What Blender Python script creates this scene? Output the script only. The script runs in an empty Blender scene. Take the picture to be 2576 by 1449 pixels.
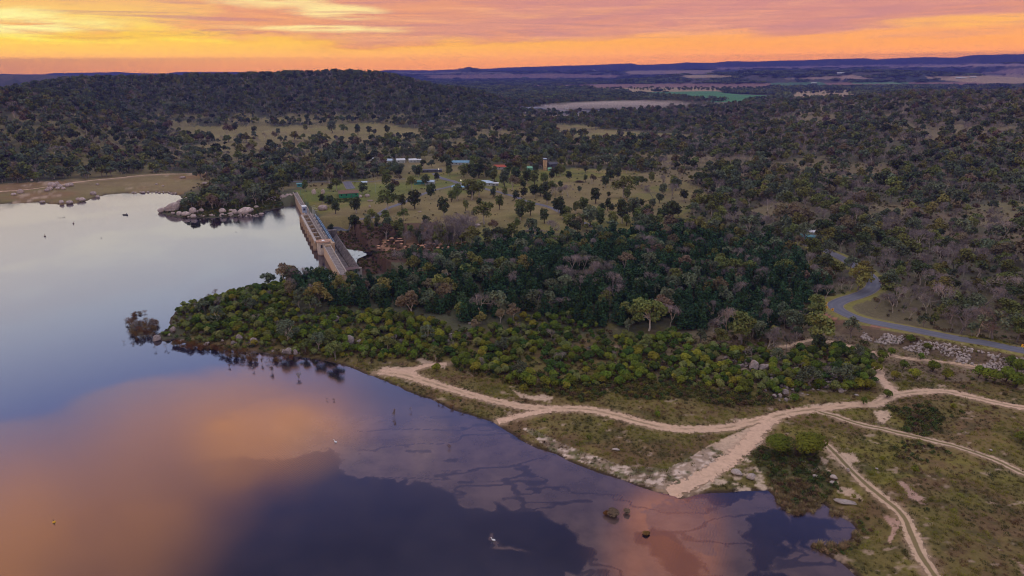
import bpy, bmesh, math, random
import numpy as np
from mathutils import Vector, Matrix
D=bpy.data; SC=bpy.context.scene; COL=SC.collection
PI=math.pi
rad=math.radians
# ------------------------------------------------------------ camera
CAMZ=110.0; PITCH=rad(17.68); ROLL=rad(0.36)
cd=D.cameras.new('camera'); cam=D.objects.new('camera',cd); COL.objects.link(cam)
cd.lens=24; cd.sensor_width=36; cd.clip_start=1; cd.clip_end=120000
CM=Matrix.Translation((0,0,CAMZ))@Matrix.Rotation(PI/2-PITCH,4,'X')@Matrix.Rotation(-ROLL,4,'Z')
cam.matrix_world=CM
SC.camera=cam
SC.view_settings.view_transform='Standard'; SC.view_settings.look='None'
SC.view_settings.gamma=1; SC.view_settings.use_curve_mapping=False
SC.view_settings.exposure=EXPOSURE=0.0
SC.cycles.max_bounces=6; SC.cycles.diffuse_bounces=2; SC.cycles.glossy_bounces=3; SC.cycles.transmission_bounces=3
SC.cycles.volume_bounces=0; SC.cycles.transparent_max_bounces=12
SC.cycles.use_denoising=True; SC.cycles.pixel_filter_type='BLACKMAN_HARRIS'; SC.cycles.filter_width=1.15
SC.cycles.volume_step_rate=1
# ------------------------------------------------------------ node helper
class NT:
    def __init__(s,tree):
        s.t=tree; s.n=tree.nodes; s.l=tree.links
    def new(s,typ,**kw):
        n=s.n.new(typ)
        for k,v in kw.items(): setattr(n,k,v)
        return n
    def put(s,v,sock):
        if isinstance(v,bpy.types.NodeSocket): s.l.new(v,sock)
        elif v is not None:
            if sock.type=='RGBA' and not isinstance(v,(int,float)) and len(v)==3: v=(*v,1)
            if sock.type=='RGBA' and isinstance(v,(int,float)): v=(v,v,v,1)
            sock.default_value=v
    def math(s,op,a,b=None,c=None,clamp=False):
        n=s.new('ShaderNodeMath',operation=op); n.use_clamp=clamp
        s.put(a,n.inputs[0]); s.put(b,n.inputs[1]); s.put(c,n.inputs[2])
        return n.outputs[0]
    def vmath(s,op,a,b=None,out=0):
        n=s.new('ShaderNodeVectorMath',operation=op)
        s.put(a,n.inputs[0]); s.put(b,n.inputs[1]); return n.outputs[out]
    def mix(s,f,a,b,blend='MIX'):
        n=s.new('ShaderNodeMix',data_type='RGBA'); n.blend_type=blend
        s.put(f,n.inputs[0]); s.put(a,n.inputs[6]); s.put(b,n.inputs[7]); return n.outputs[2]
    def sm(s,v,a,b):   # smoothstep
        n=s.new('ShaderNodeMapRange',interpolation_type='SMOOTHSTEP')
        s.put(v,n.inputs[0]); s.put(a,n.inputs[1]); s.put(b,n.inputs[2]); return n.outputs[0]
    def noise(s,vec,scale,detail=3,rough=.55,dist=0,out=0):
        n=s.new('ShaderNodeTexNoise'); s.put(vec,n.inputs['Vector'])
        n.inputs['Scale'].default_value=scale; n.inputs['Detail'].default_value=detail
        n.inputs['Roughness'].default_value=rough; n.inputs['Distortion'].default_value=dist
        return n.outputs[out]
    def comb(s,x,y,z):
        n=s.new('ShaderNodeCombineXYZ'); s.put(x,n.inputs[0]); s.put(y,n.inputs[1]); s.put(z,n.inputs[2]); return n.outputs[0]
    def ramp(s,v,stops,interp='LINEAR'):
        n=s.new('ShaderNodeValToRGB'); s.put(v,n.inputs[0]); e=n.color_ramp; e.interpolation=interp
        while len(e.elements)<len(stops): e.elements.new(0.5)
        for el,(p,c) in zip(e.elements,stops):
            el.position=p; el.color=(*c,1)
        return n.outputs[0]
# ------------------------------------------------------------ world: sunset sky with a banded cloud deck
HAZE_D=1.1e-4; HAZE_TOP=430.0; HAZE_L=17000.0
W=D.worlds.new('World'); SC.world=W; W.use_nodes=True
def build_world():
    t=NT(W.node_tree); t.n.clear()
    out=t.new('ShaderNodeOutputWorld'); bg=t.new('ShaderNodeBackground'); t.l.new(bg.outputs[0],out.inputs[0])
    co=t.new('ShaderNodeTexCoord').outputs['Generated']
    sp=t.new('ShaderNodeSeparateXYZ'); t.l.new(co,sp.inputs[0]); x,y,z=sp.outputs
    el=t.math('MULTIPLY',t.math('ARCSINE',z),180/PI)
    az=t.math('MULTIPLY',t.math('ARCTAN2',x,y),180/PI)      # 0 ahead, negative left
    e01=t.math('DIVIDE',el,8.0,clamp=True)
    left=t.ramp(e01,[(0,(.95,.37,.19)),(.10,(.98,.42,.13)),(.17,(1.0,.56,.0)),(.26,(1.0,.63,.02)),(.40,(1.0,.72,.16)),(.60,(.92,.50,.20)),(1,(1.1,.75,.5))])
    right=t.ramp(e01,[(0,(.84,.28,.17)),(.12,(.97,.36,.16)),(.25,(1.0,.40,.15)),(.45,(.95,.42,.18)),(.66,(.85,.36,.2)),(1,(1.1,.8,.6))])
    clear=t.mix(t.sm(az,-40,22),left,right)
    # cloud deck, flat layer overhead: direction divided by height
    zc=t.math('ADD',t.math('MAXIMUM',z,0.0),0.035)
    u=t.math('DIVIDE',x,zc); v=t.math('DIVIDE',y,zc)
    p=t.comb(t.math('ADD',u,t.math('MULTIPLY',v,.25)),t.math('MULTIPLY',v,.55),0)
    n1=t.noise(p,.16,6,.58,.35)
    n2=t.noise(t.vmath('ADD',p,(7.3,2.1,0)),.55,5,.6,.5)
    m=t.math('ADD',n1,t.math('MULTIPLY',t.math('SUBTRACT',n2,.5),.30))
    # broad cover: more cloud to the right and higher up, clear band close to the horizon
    cov=t.math('ADD',t.math('MULTIPLY',t.sm(el,1.0,3.2),.20),t.math('MULTIPLY',t.sm(az,-35,10),.07))
    m=t.math('ADD',m,t.math('SUBTRACT',cov,.13))
    cm=t.math('MULTIPLY',t.sm(m,.46,.60),t.sm(el,.7,1.7))
    ccol=t.mix(t.sm(az,-38,15),(.86,.36,.19),(.62,.262,.27))
    ccol=t.mix(t.math('MULTIPLY',t.sm(n2,.42,.68),.5),ccol,(.90,.36,.16))
    low=t.mix(t.math('MULTIPLY',cm,.93),clear,ccol)
    # thin bright cloud windows lit from behind
    br=t.math('MULTIPLY',t.sm(t.noise(t.vmath('ADD',p,(3.1,9.7,0)),.30,6,.62,.6),.60,.70),t.math('MULTIPLY',t.sm(el,2.4,3.8),t.math('SUBTRACT',1.0,t.sm(az,-5,30))))
    low=t.mix(t.math('MULTIPLY',br,.9),low,(1.0,.80,.36))
    # fine wind-drawn streaks through the whole deck
    fs=t.noise(t.comb(t.math('MULTIPLY',az,.030),t.math('ADD',t.math('MULTIPLY',el,.85),t.math('MULTIPLY',az,.006)),.3),3.2,8,.68,.8)
    low=t.mix(t.math('MULTIPLY',t.sm(fs,.48,.66),t.math('MULTIPLY',t.math('MULTIPLY',t.sm(el,1.2,2.6),t.sm(az,-44,-18)),.6)),low,t.mix(t.sm(az,-30,20),(.98,.50,.22),(.84,.38,.26)))
    low=t.mix(t.math('MULTIPLY',t.math('SUBTRACT',1.0,t.sm(fs,.36,.50)),t.math('MULTIPLY',t.sm(el,1.6,3.0),.6)),low,(.56,.25,.27))
    def blob(a,e,ra,re,nz=.0):
        da=t.math('DIVIDE',t.math('SUBTRACT',az,a),ra); de=t.math('DIVIDE',t.math('SUBTRACT',el,e),re)
        d=t.math('SQRT',t.math('ADD',t.math('MULTIPLY',da,da),t.math('MULTIPLY',de,de)))
        d=t.math('ADD',d,t.math('MULTIPLY',t.math('SUBTRACT',n2,.5),nz))
        return t.math('SUBTRACT',1.0,t.sm(d,.35,1.0))
    pst=t.comb(t.math('MULTIPLY',az,.05),t.math('MULTIPLY',el,1.1),.7)
    n3=t.noise(pst,1.6,7,.66,.5)
    glow=t.math('MULTIPLY',blob(-40,2.95,13,1.15,2.0),t.sm(n3,.34,.50))
    low=t.mix(t.math('MULTIPLY',glow,.95),low,(1.0,.90,.38))
    glow=t.math('MULTIPLY',blob(-31,2.2,12,.42,1.5),t.sm(n3,.38,.52))
    low=t.mix(t.math('MULTIPLY',glow,.8),low,(1.0,.80,.16))
    for a,e,ra,re in ((-18.2,5.3,4.5,1.1),(-13.0,4.25,5.2,.62),(-15.5,3.1,8,.35),(33,3.0,9,.5)):
        low=t.mix(t.math('MULTIPLY',t.math('MULTIPLY',blob(a,e,ra,re,1.8),t.sm(n3,.36,.54)),.95),low,(1.0,.80,.36) if a<0 else (1.0,.48,.15))
    # the higher sky: pale glow, then blue, with lit and unlit cloud banks
    e90=t.math('DIVIDE',el,90.0,clamp=True)
    high=t.ramp(e90,[(0,(1.1,.8,.55)),(.085,(1.15,1.0,.82)),(.13,(1.25,1.2,1.08)),(.19,(.95,1.08,1.38)),(.26,(.42,.56,1.30)),(.33,(.17,.19,.55)),(.42,(.080,.075,.175)),(.52,(.30,.26,.38)),(1,(.9,.8,.8))])
    nb=t.noise(co,2.3,5,.6,.4); nb2=t.noise(t.vmath('ADD',co,(4,1,2)),5.5,5,.62,.3)
    d=t.math('ADD',t.math('MULTIPLY',nb,.6),t.math('MULTIPLY',nb2,.4))
    oc=t.math('MULTIPLY',t.math('MAXIMUM',blob(-42,32.5,19,12,2.6),blob(-28,26.8,16,5.6,2.8)),t.sm(d,.30,.60))
    high=t.mix(t.math('MULTIPLY',oc,.92),high,(3.1,1.25,.32))
    oc2=t.math('MULTIPLY',blob(15,36.8,7,6,2.2),t.sm(d,.40,.55))
    high=t.mix(t.math('MULTIPLY',oc2,.8),high,(2.2,.75,.34))
    mv=t.math('MULTIPLY',blob(0,27,28,9,2.2),t.sm(nb2,.40,.62))
    high=t.mix(t.math('MULTIPLY',mv,.75),high,(.80,.56,.62))
    sky=t.mix(t.sm(el,5.6,8.5),low,high)
    # overhead and behind the viewer the deck is brighter: it lights the land
    back=t.sm(el,45,62)
    sky=t.mix(back,sky,(1.46,1.44,1.52))
    behind=t.math('MULTIPLY',t.sm(t.math('ABSOLUTE',az),60,110),t.sm(el,0,12))
    sky=t.mix(behind,sky,(.74,.70,.80))
    ns=t.new('ShaderNodeTexSky'); ns.sky_type='NISHITA'; ns.sun_disc=False
    ns.sun_elevation=rad(2.0); ns.sun_rotation=rad(-48); ns.altitude=450
    nk=t.vmath('SCALE',ns.outputs[0]); t.n[-1].inputs[3].default_value=0.06
    sky=t.mix(t.sm(el,6,14),sky,t.mix(1.0,sky,nk,'ADD'))
    # the sky beyond the haze layer: what the long low path through the air takes away
    path=t.math('MINIMUM',HAZE_L,t.math('DIVIDE',HAZE_TOP-CAMZ,t.math('MAXIMUM',z,.002)))
    tr=t.math('POWER',2.71828,t.math('MULTIPLY',path,HAZE_D))
    fin=t.vmath('SCALE',sky); t.put(tr,t.n[-1].inputs[3])
    ins=t.vmath('MULTIPLY',(.034,.042,.22),t.math('SUBTRACT',tr,1.0))
    fin=t.vmath('MAXIMUM',t.vmath('SUBTRACT',fin,ins),(0,0,0))
    t.put(fin,bg.inputs[0]); bg.inputs[1].default_value=1.0
build_world()
# ------------------------------------------------------------ the last glow of the sun, low on the left
sl=D.lights.new('sun','SUN'); sun=D.objects.new('sun',sl); COL.objects.link(sun)
sl.energy=1.0; sl.angle=rad(25); sl.color=(1.0,.66,.42)
SUN_AZ=rad(-62); SUN_EL=rad(11)
sd_=Vector((math.sin(SUN_AZ)*math.cos(SUN_EL),math.cos(SUN_AZ)*math.cos(SUN_EL),math.sin(SUN_EL)))
sun.rotation_euler=sd_.to_track_quat('Z','Y').to_euler(); sun.location=(-300,100,300)
# ------------------------------------------------------------ picture plane <-> ground (used only to survey positions while building)
F=1288/math.tan(rad(36.8699)); CX=1288.0; CY=724.5
MR=np.array(CM.to_3x3())
def rays(px,py):
    px=np.asarray(px,float); py=np.asarray(py,float)
    v=np.stack([(px-CX)/F,-(py-CY)/F,-np.ones_like(px)],-1)@MR.T
    return v/np.linalg.norm(v,axis=-1,keepdims=True)
def gp(pts,z=0.0):
    pts=np.asarray(pts,float).reshape(-1,2); d=rays(pts[:,0],pts[:,1]); t=(z-CAMZ)/d[:,2]
    return np.stack([d[:,0]*t,d[:,1]*t],-1)
def proj(x,y,z):
    v=np.stack([x,y,z-CAMZ],-1)@MR
    w=-v[...,2]; w=np.where(w>1e-3,w,1e-3)
    return CX+F*v[...,0]/w, CY-F*v[...,1]/w
def inpoly(x,y,poly):
    poly=np.asarray(poly,float); c=np.zeros(np.shape(x),bool)
    x0,y0=poly[-1]
    for x1,y1 in poly:
        k=((y1>y)!=(y0>y))
        if y1!=y0: c^=k&(x<(x0-x1)*(y-y1)/(y0-y1)+x1)
        x0,y0=x1,y1
    return c
def dist_line(x,y,line,closed=False):
    L=np.asarray(line,float); d=np.full(np.shape(x),1e18)
    n=len(L)
    for i in range(n if closed else n-1):
        a=L[i]; b=L[(i+1)%n]; ab=b-a; q=ab@ab+1e-9
        tt=np.clip(((x-a[0])*ab[0]+(y-a[1])*ab[1])/q,0,1)
        d=np.minimum(d,(x-a[0]-tt*ab[0])**2+(y-a[1]-tt*ab[1])**2)
    return np.sqrt(d)
def ss(v,a,b):
    t=np.clip((v-a)/(b-a),0,1); return t*t*(3-2*t)
def _h(ix,iy,s):
    n=(ix.astype(np.int64)*374761393+iy.astype(np.int64)*668265263+s*1442695041)&0x7fffffff
    n=((n^(n>>13))*1274126177)&0x7fffffff
    return ((n^(n>>16))&0xffff)/65535.0
def vnoise(x,y,s=0):
    ix=np.floor(x); iy=np.floor(y); fx=x-ix; fy=y-iy
    fx=fx*fx*(3-2*fx); fy=fy*fy*(3-2*fy)
    return (_h(ix,iy,s)*(1-fx)+_h(ix+1,iy,s)*fx)*(1-fy)+(_h(ix,iy+1,s)*(1-fx)+_h(ix+1,iy+1,s)*fx)*fy
def fbm(x,y,s=0,o=4):
    r=0;a=.5;tot=0; x,y=x*.86+y*.51,y*.86-x*.51
    for k in range(o):
        r=r+a*vnoise(x,y,s+k*17); tot+=a; x,y=x*1.62+y*1.21+11.7,y*1.62-x*1.21-5.3; a*=.5
    return r/tot
def tag(o,label=None,cat=None,group=None,kind=None):
    if label: o['label']=label
    if cat: o['category']=cat
    if group: o['group']=group
    if kind: o['kind']=kind
    return o
def empty(name,loc,rz=0,sc=1,parent=None):
    o=D.objects.new(name,None); COL.objects.link(o); o.location=loc; o.rotation_euler=(0,0,rz); o.scale=(sc,sc,sc) if not hasattr(sc,'__len__') else sc
    o.empty_display_size=.5
    if parent: o.parent=parent
    return o
def mkmesh(name,V,Fc,mats=(),smooth=False,mi=None):
    me=D.meshes.new(name); V=np.asarray(V,np.float32).reshape(-1,3)
    if isinstance(Fc,np.ndarray) and Fc.ndim==2:
        k=Fc.shape[1]; nf=len(Fc)
        me.vertices.add(len(V)); me.vertices.foreach_set('co',V.ravel())
        me.loops.add(nf*k); me.loops.foreach_set('vertex_index',Fc.astype(np.int32).ravel())
        me.polygons.add(nf); me.polygons.foreach_set('loop_start',(np.arange(nf)*k).astype(np.int32))
        me.polygons.foreach_set('loop_total',np.full(nf,k,np.int32))
        if mi is not None: me.polygons.foreach_set('material_index',np.asarray(mi,np.int32))
        me.update(calc_edges=True)
    else:
        me.from_pydata(V.tolist(),[],[list(f) for f in Fc]); me.update()
        if mi is not None: me.polygons.foreach_set('material_index',np.asarray(mi,np.int32))
    if smooth: me.polygons.foreach_set('use_smooth',np.ones(len(me.polygons),bool))
    for m in (mats if isinstance(mats,(list,tuple)) else [mats]): me.materials.append(m)
    return me
def mkobj(name,me,parent=None,loc=None,link=True):
    o=D.objects.new(name,me)
    if link: COL.objects.link(o)
    if parent: o.parent=parent
    if loc is not None: o.location=loc
    return o
def attr(me,name,typ,data):
    a=me.attributes.new(name,typ,'POINT')
    a.data.foreach_set({'FLOAT':'value','FLOAT_COLOR':'color','FLOAT_VECTOR':'vector','INT':'value'}[typ],np.ascontiguousarray(data).ravel())
class MB:   # mesh builder for boxes, bars, prisms
    def __init__(s): s.v=[]; s.f=[]; s.mi=[]
    def add(s,V,Fc,m=0):
        b=len(s.v); s.v+= [tuple(p) for p in V]; s.f+=[tuple(i+b for i in f) for f in Fc]; s.mi+=[m]*len(Fc); return s
    def box(s,x0,x1,y0,y1,z0,z1,m=0,top=None):
        a=[(x0,y0,z0),(x1,y0,z0),(x1,y1,z0),(x0,y1,z0),(x0,y0,z1),(x1,y0,z1),(x1,y1,z1),(x0,y1,z1)]
        return s.add(a,[(0,3,2,1),(4,5,6,7),(0,1,5,4),(1,2,6,5),(2,3,7,6),(3,0,4,7)],m)
    def prism(s,prof,y0,y1,m=0):   # profile in x,z extruded along y
        n=len(prof); V=[(x,y0,z) for x,z in prof]+[(x,y1,z) for x,z in prof]
        Fc=[tuple(range(n)),tuple(range(2*n-1,n-1,-1))]+[(i,i+n,(i+1)%n+n,(i+1)%n) for i in range(n)]
        return s.add(V,Fc,m)
    def tube(s,P,R,n=6,m=0,cap=True):
        P=[Vector(p) for p in P]
        if not hasattr(R,'__len__'): R=[R]*len(P)
        V=[];Fc=[]
        for i,p in enumerate(P):
            d=(P[min(i+1,len(P)-1)]-P[max(i-1,0)]).normalized()
            a=d.orthogonal().normalized() if i==0 else (a-d*a.dot(d)).normalized()
            b=d.cross(a)
            for k in range(n):
                q=2*PI*k/n; V.append(p+(a*math.cos(q)+b*math.sin(q))*R[i])
        for i in range(len(P)-1):
            for k in range(n):
                Fc.append((i*n+k,i*n+(k+1)%n,(i+1)*n+(k+1)%n,(i+1)*n+k))
        if cap: Fc.append(tuple(range(n-1,-1,-1))); Fc.append(tuple((len(P)-1)*n+k for k in range(n)))
        return s.add(V,Fc,m)
    def build(s,name,mats,parent=None,smooth=False,link=True,loc=None):
        me=mkmesh(name,s.v,s.f,mats,smooth,s.mi)
        return mkobj(name,me,parent,loc,link)
def mat(name,col,rough=.85,var=.25,scale=1.0,col2=None,bump=0,obj=False,rand=0,spec=.2,metal=0,hue=0):
    m=D.materials.new(name); m.use_nodes=True; t=NT(m.node_tree); b=t.n['Principled BSDF']
    co=t.new('ShaderNodeTexCoord').outputs['Object'] if obj else t.new('ShaderNodeNewGeometry').outputs['Position']
    n=t.noise(co,scale,4,.62)
    c2=col2 or tuple(c*(1-var) for c in col)
    c1=tuple(c*(1+var) for c in col) if not col2 else col
    c=t.mix(t.sm(n,.32,.68),c2,c1)
    if rand:
        r=t.new('ShaderNodeObjectInfo').outputs['Random']
        k=t.math('ADD',1-rand,t.math('MULTIPLY',r,2*rand))
        c=t.vmath('SCALE',c); t.n[-1].inputs[0]; nn=t.n[-1]; t.put(k,nn.inputs[3])
    if hue:
        hs=t.new('ShaderNodeHueSaturation'); r2=t.new('ShaderNodeObjectInfo').outputs['Random']
        t.put(t.math('ADD',.5-hue/2,t.math('MULTIPLY',t.math('FRACT',t.math('MULTIPLY',r2,7.13)),hue)),hs.inputs[0]); t.put(c,hs.inputs[4]); c=hs.outputs[0]
    t.put(c,b.inputs['Base Color']); b.inputs['Roughness'].default_value=rough
    b.inputs['Specular IOR Level'].default_value=spec; b.inputs['Metallic'].default_value=metal
    if bump:
        bn=t.new('ShaderNodeBump'); bn.inputs['Strength'].default_value=bump; bn.inputs['Distance'].default_value=.3
        t.put(t.noise(co,scale*3,4,.6),bn.inputs['Height']); t.l.new(bn.outputs[0],b.inputs['Normal'])
    return m
# ------------------------------------------------------------ lake outline (surveyed on the water plane)
LAKE_P=[(-900,585),(-500,548),(-200,524),(0,513),(100,510),(150,515),(187,513),(217,506),(245,495),(275,489),(312,487),(375,485),(425,486),(452,492),(460,501),(446,512),
 (425,520),(400,527),(403,537),(437,546),(475,549),(512,549),(575,547),(625,544),(652,541),(668,532),(712,522),(735,517),(749,519),(765,560),(785,600),(812,640),(840,672),(862,705),
 (830,712),(760,708),(700,716),(640,724),(600,732),(520,752),(470,768),(440,785),(428,805),(424,825),(400,838),(388,850),(412,860),(440,852),(455,860),(480,870),(520,877),
 (560,880),(600,885),(640,888),(700,893),(745,898),(800,905),(860,918),(900,932),(940,947),(985,967),(1040,990),(1100,1012),(1150,1035),(1200,1050),(1240,1062),
 (1275,1085),(1310,1108),(1350,1128),(1400,1143),(1430,1160),(1480,1180),(1540,1200),(1600,1222),(1650,1238),(1700,1247),(1712,1256),(1730,1252),(1760,1243),
 (1830,1240),(1900,1235),(1932,1234),(1947,1249),(1952,1267),(1974,1284),(2007,1284),(2039,1280),(2068,1266),(2092,1284),(2107,1299),(2137,1312),(2152,1327),
 (2144,1350),(2122,1370),(2082,1372),(2044,1364),(2037,1377),(2072,1394),(2112,1414),(2132,1430),(2152,1449),(2200,1490),(2320,1580),(2500,1750)]
LAKE=gp(LAKE_P,0.0)
LAKE=np.vstack([LAKE,[[90,-200],[-1500,-200],[-2500,300]]])
# add small irregularities to the near banks
def rough_line(L,amp,step,seed):
    out=[]; rs=np.random.RandomState(seed)
    for a,b in zip(L[:-1],L[1:]):
        d=np.linalg.norm(b-a); n=max(1,min(40,int(d/step))) if d<120 else 1
        nrm=np.array([-(b-a)[1],(b-a)[0]])/(d+1e-6)
        for i in range(n):
            out.append(a+(b-a)*i/n+(nrm*rs.uniform(-amp,amp) if i else 0))
    out.append(L[-1]); return np.array(out)
LAKE=rough_line(LAKE,.55,3.2,3)
# dam frame: s along the crest (far to near), t downstream
DM0=np.array([-191.5,598.0]); DMD=np.array([94.0,-236.0])/254.03; DMN=np.array([-DMD[1],DMD[0]])
def dam_st(x,y):
    return (x-DM0[0])*DMD[0]+(y-DM0[1])*DMD[1], (x-DM0[0])*DMN[0]+(y-DM0[1])*DMN[1]
# downstream pool
POOL_P=[(870,624),(880,629),(893,630),(925,635),(950,631),(1006,631),(1040,635),(1094,638),(1100,642),(1050,641),(1000,638),(960,640),(925,641),(903,650),(899,668),(893,672),(880,650)]
POOLZ=-6.0
POOL=gp(POOL_P,POOLZ)
# skyline tables
def skyline(pts):
    p=np.array(pts,float); d=rays(p[:,0],p[:,1]); a=np.degrees(np.arctan2(d[:,0],d[:,1])); s=d[:,2]/np.hypot(d[:,0],d[:,1])
    return a,s
RIDGES=[ # R, front, back factor, base, points
 (2050,1330,1.35,[(-900,262),(-300,240),(0,236),(60,228),(110,217),(160,211),(250,205),(480,198),(600,196),(740,191),(880,188),(960,191),(1000,201),(1060,214),(1100,225),(1180,233),(1250,251),(1290,272),(1350,300),(1450,345),(1550,400),(3000,600)]),
 (1480,860,1.45,[(-900,215),(-300,222),(0,236),(60,240),(110,243),(170,252),(250,272),(325,300),(420,340),(520,420),(3000,700)]),
 (1750,560,1.38,[(-500,700),(1180,480),(1260,345),(1330,312),(1480,306),(1620,303),(1750,290),(1900,270),(2050,258),(2300,243),(2576,240),(3200,236)]),
 (3700,3000,1.3,[(-900,300),(900,290),(1288,240),(1500,238),(1620,241),(1760,262),(3000,300)]),
 (5600,4700,1.25,[(-900,200),(-300,196),(0,188),(150,190),(350,190),(480,192),(700,200),(1500,230),(1560,205),(1700,190),(1900,181),(2100,180),(2250,180),(2400,186),(2576,196),(3200,196)]),
 (9000,8000,1.15,[(-900,192),(0,190),(300,189),(700,188),(980,182),(1060,184),(1130,183),(1150,177),(1165,172),(1190,171),(1205,175),(1230,180),(1400,180),(1560,180),(1800,175),(2200,170),(2350,165),(2576,158),(3200,150)]),
 (13500,11000,1.15,[(-900,184),(-200,185),(0,186),(60,187),(110,187),(130,184),(200,183),(300,181),(350,184),(420,185),(440,181),(600,181),(740,182),(900,184),(975,176),(1080,177),(1130,175),(1220,173),(1290,169),(1370,167),(1440,165),(1480,164),(1500,163),(1570,160),(1590,159),(1605,163),(1700,160),(1725,157),(1800,158),(1830,154),(1915,155),(1960,153),(2040,151),(2100,149),(2170,147),(2205,150),(2260,146),(2320,143),(2400,145),(2440,140),(2500,138),(2576,136),(3200,132)]),
]
RIDGES=[(R,f0,bk,*skyline(p)) for R,f0,bk,p in RIDGES]
# main road line on its bank, right side
ROADZ=7.5
ROAD_P=[(2760,908),(2680,900),(2576,883),(2482,864),(2382,847),(2282,827),(2207,813),(2157,801),(2127,789),(2106,777),(2102,766),(2122,755),(2152,746),(2178,736),(2196,722),(2196,706),(2180,688),(2150,668),(2110,646),(2070,628),(2022,613)]
def smooth_line(L,n=8):
    L=np.asarray(L,float); P=np.vstack([2*L[0]-L[1],L,2*L[-1]-L[-2]]); out=[]
    for i in range(1,len(P)-2):
        for k in range(n):
            t=k/n; a,b,c,d=P[i-1],P[i],P[i+1],P[i+2]
            out.append(.5*((2*b)+(c-a)*t+(2*a-5*b+4*c-d)*t*t+(-a+3*b-3*c+d)*t**3))
    out.append(P[-2]); return np.array(out)
ROAD=smooth_line(gp(ROAD_P,ROADZ))
def height(x,y):
    r=np.hypot(x,y); az=np.degrees(np.arctan2(x,y))
    near=r<1500
    sd=np.full(x.shape,2000.0)
    xn,yn=x[near],y[near]
    d=dist_line(xn,yn,LAKE,True); ins=inpoly(xn,yn,LAKE)
    sd[near]=np.where(ins,-d,d)
    far_in=(~near)&inpoly(x,y,LAKE); sd[far_in]=-500
    land=np.clip(sd,0,None)
    h=.35*ss(land,0,1.2)+.5*ss(land,1,9)+4.6*(1-np.exp(-land/150))
    und=(fbm(x/38,y/38,5)-.5)*3.2*ss(land,6,60)+(fbm(x/7,y/7,9)-.5)*.5*ss(land,1,14)
    und+= (fbm(x/170,y/170,21)-.5)*9*ss(land,120,420)
    h=h+und*(1-ss(r,3000,4200))
    # the wooded rise of the near headland
    c=gp([(1330,735)],0)[0]; h+=6.5*np.exp(-(((x-c[0])/120)**2+((y-c[1])/48)**2))*ss(land,4,45)
    c=gp([(760,760)],0)[0]; h+=3.0*np.exp(-(((x-c[0])/45)**2+((y-c[1])/22)**2))*ss(land,3,25)
    c=gp([(2250,1330)],0)[0]; h+=2.5*np.exp(-(((x-c[0])/30)**2+((y-c[1])/40)**2))*ss(land,2,20)
    h=np.where(sd<0,-np.minimum(.12*np.abs(sd)+.25*ss(-sd,0,1.0),7),h)
    # ridges and far ranges
    for k,(R,f0,bk,ta,ts) in enumerate(RIDGES):
        s=np.interp(az,ta,ts); s=s+(fbm(az*(1.7+k*.3)+k*9,az*0+3.3,31+k,4)-.5)*(.0035 if k<3 else .0008)
        z=CAMZ+R*s
        wob=(fbm(az*.9+k*5,az*0+1.5,77+k,3)-.5)*.12
        rr=r*(1+wob)
        up=ss(rr,f0,R); dn=1-ss(rr,R*1.01,R*bk)
        prof=np.where(rr<R*1.005,up,dn)
        if k<3: prof=np.clip(prof+ (fbm(x/260,y/260,50+k)-.5)*.5*prof*(1-prof)*2,0,1)
        elif k==6: prof=np.clip(prof+(fbm(az*2.2,r/1500,60)-.5)*1.1*prof*(1-prof)*2,0,1)
        add=(z-np.clip(h,0,40))*prof
        h=np.where((add>0)&(sd>40),h+add,h)
    # level shelf behind the dam, abutment, downstream channel
    s,t=dam_st(x,y)
    dp=dist_line(x[near],y[near],POOL,True); ip=inpoly(x[near],y[near],POOL); pd=np.full(x.shape,1e3); pd[near]=np.where(ip,-dp,dp)
    ch=1-ss(pd,0,34)
    h=np.where((sd>0)&(t>2),h*(1-ch)+(POOLZ+.4+ss(pd,0,34)*6+(fbm(x/5,y/5,81)-.5)*1.6)*ch,h)
    h=np.where(pd<0,POOLZ-1.2+ (fbm(x/6,y/6,83)-.42)*3.2,h)
    basin=(s>92)&(s<285)&(t>3)&(t<33); h=np.where(basin,np.minimum(h,-7.5),h)
    underdam=(s>-2)&(s<270)&(t>-2)&(t<=3); h=np.where(underdam,np.minimum(h,-1.0),h)
    ab=ss(s,-30,-6)*(1-ss(s,2,10))*ss(t,-22,-2)*(1-ss(t,30,60)); h=np.where(sd>0,h*(1-ab)+5.9*ab,h)
    # road bank
    m=(r<900)&(x>60)
    dr=np.full(x.shape,1e3); dr[m]=dist_line(x[m],y[m],ROAD)
    # the low ground in front of the bank
    k=1-ss(dr,5.2,16); hh=np.where(m,h*(1-k)+ROADZ*k,h)
    fade=ss(y,-1e9,0)
    h=hh
    return h,sd
TH=np.radians(np.linspace(-54,54,900))
s1=np.linspace(1.5,.13,640)
RR=np.concatenate([CAMZ/s1,CAMZ/.13*np.exp(np.linspace(.0065,2.97,460))])
NT_,NR=len(TH),len(RR)
def to_grid():
    R,T=np.meshgrid(RR,TH,indexing='ij'); return R*np.sin(T),R*np.cos(T)
GX,GY=to_grid()
GH,GSD=height(GX,GY)
def H(x,y):
    x=np.asarray(x,float); y=np.asarray(y,float)
    r=np.hypot(x,y); a=np.arctan2(x,y)
    i=np.clip(np.searchsorted(RR,r)-1,0,NR-2); fr=np.clip((r-RR[i])/(RR[i+1]-RR[i]),0,1)
    j=(a-TH[0])/(TH[1]-TH[0]); j0=np.clip(np.floor(j).astype(int),0,NT_-2); fj=np.clip(j-j0,0,1)
    return (GH[i,j0]*(1-fr)+GH[i+1,j0]*fr)*(1-fj)+(GH[i,j0+1]*(1-fr)+GH[i+1,j0+1]*fr)*fj
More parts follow.
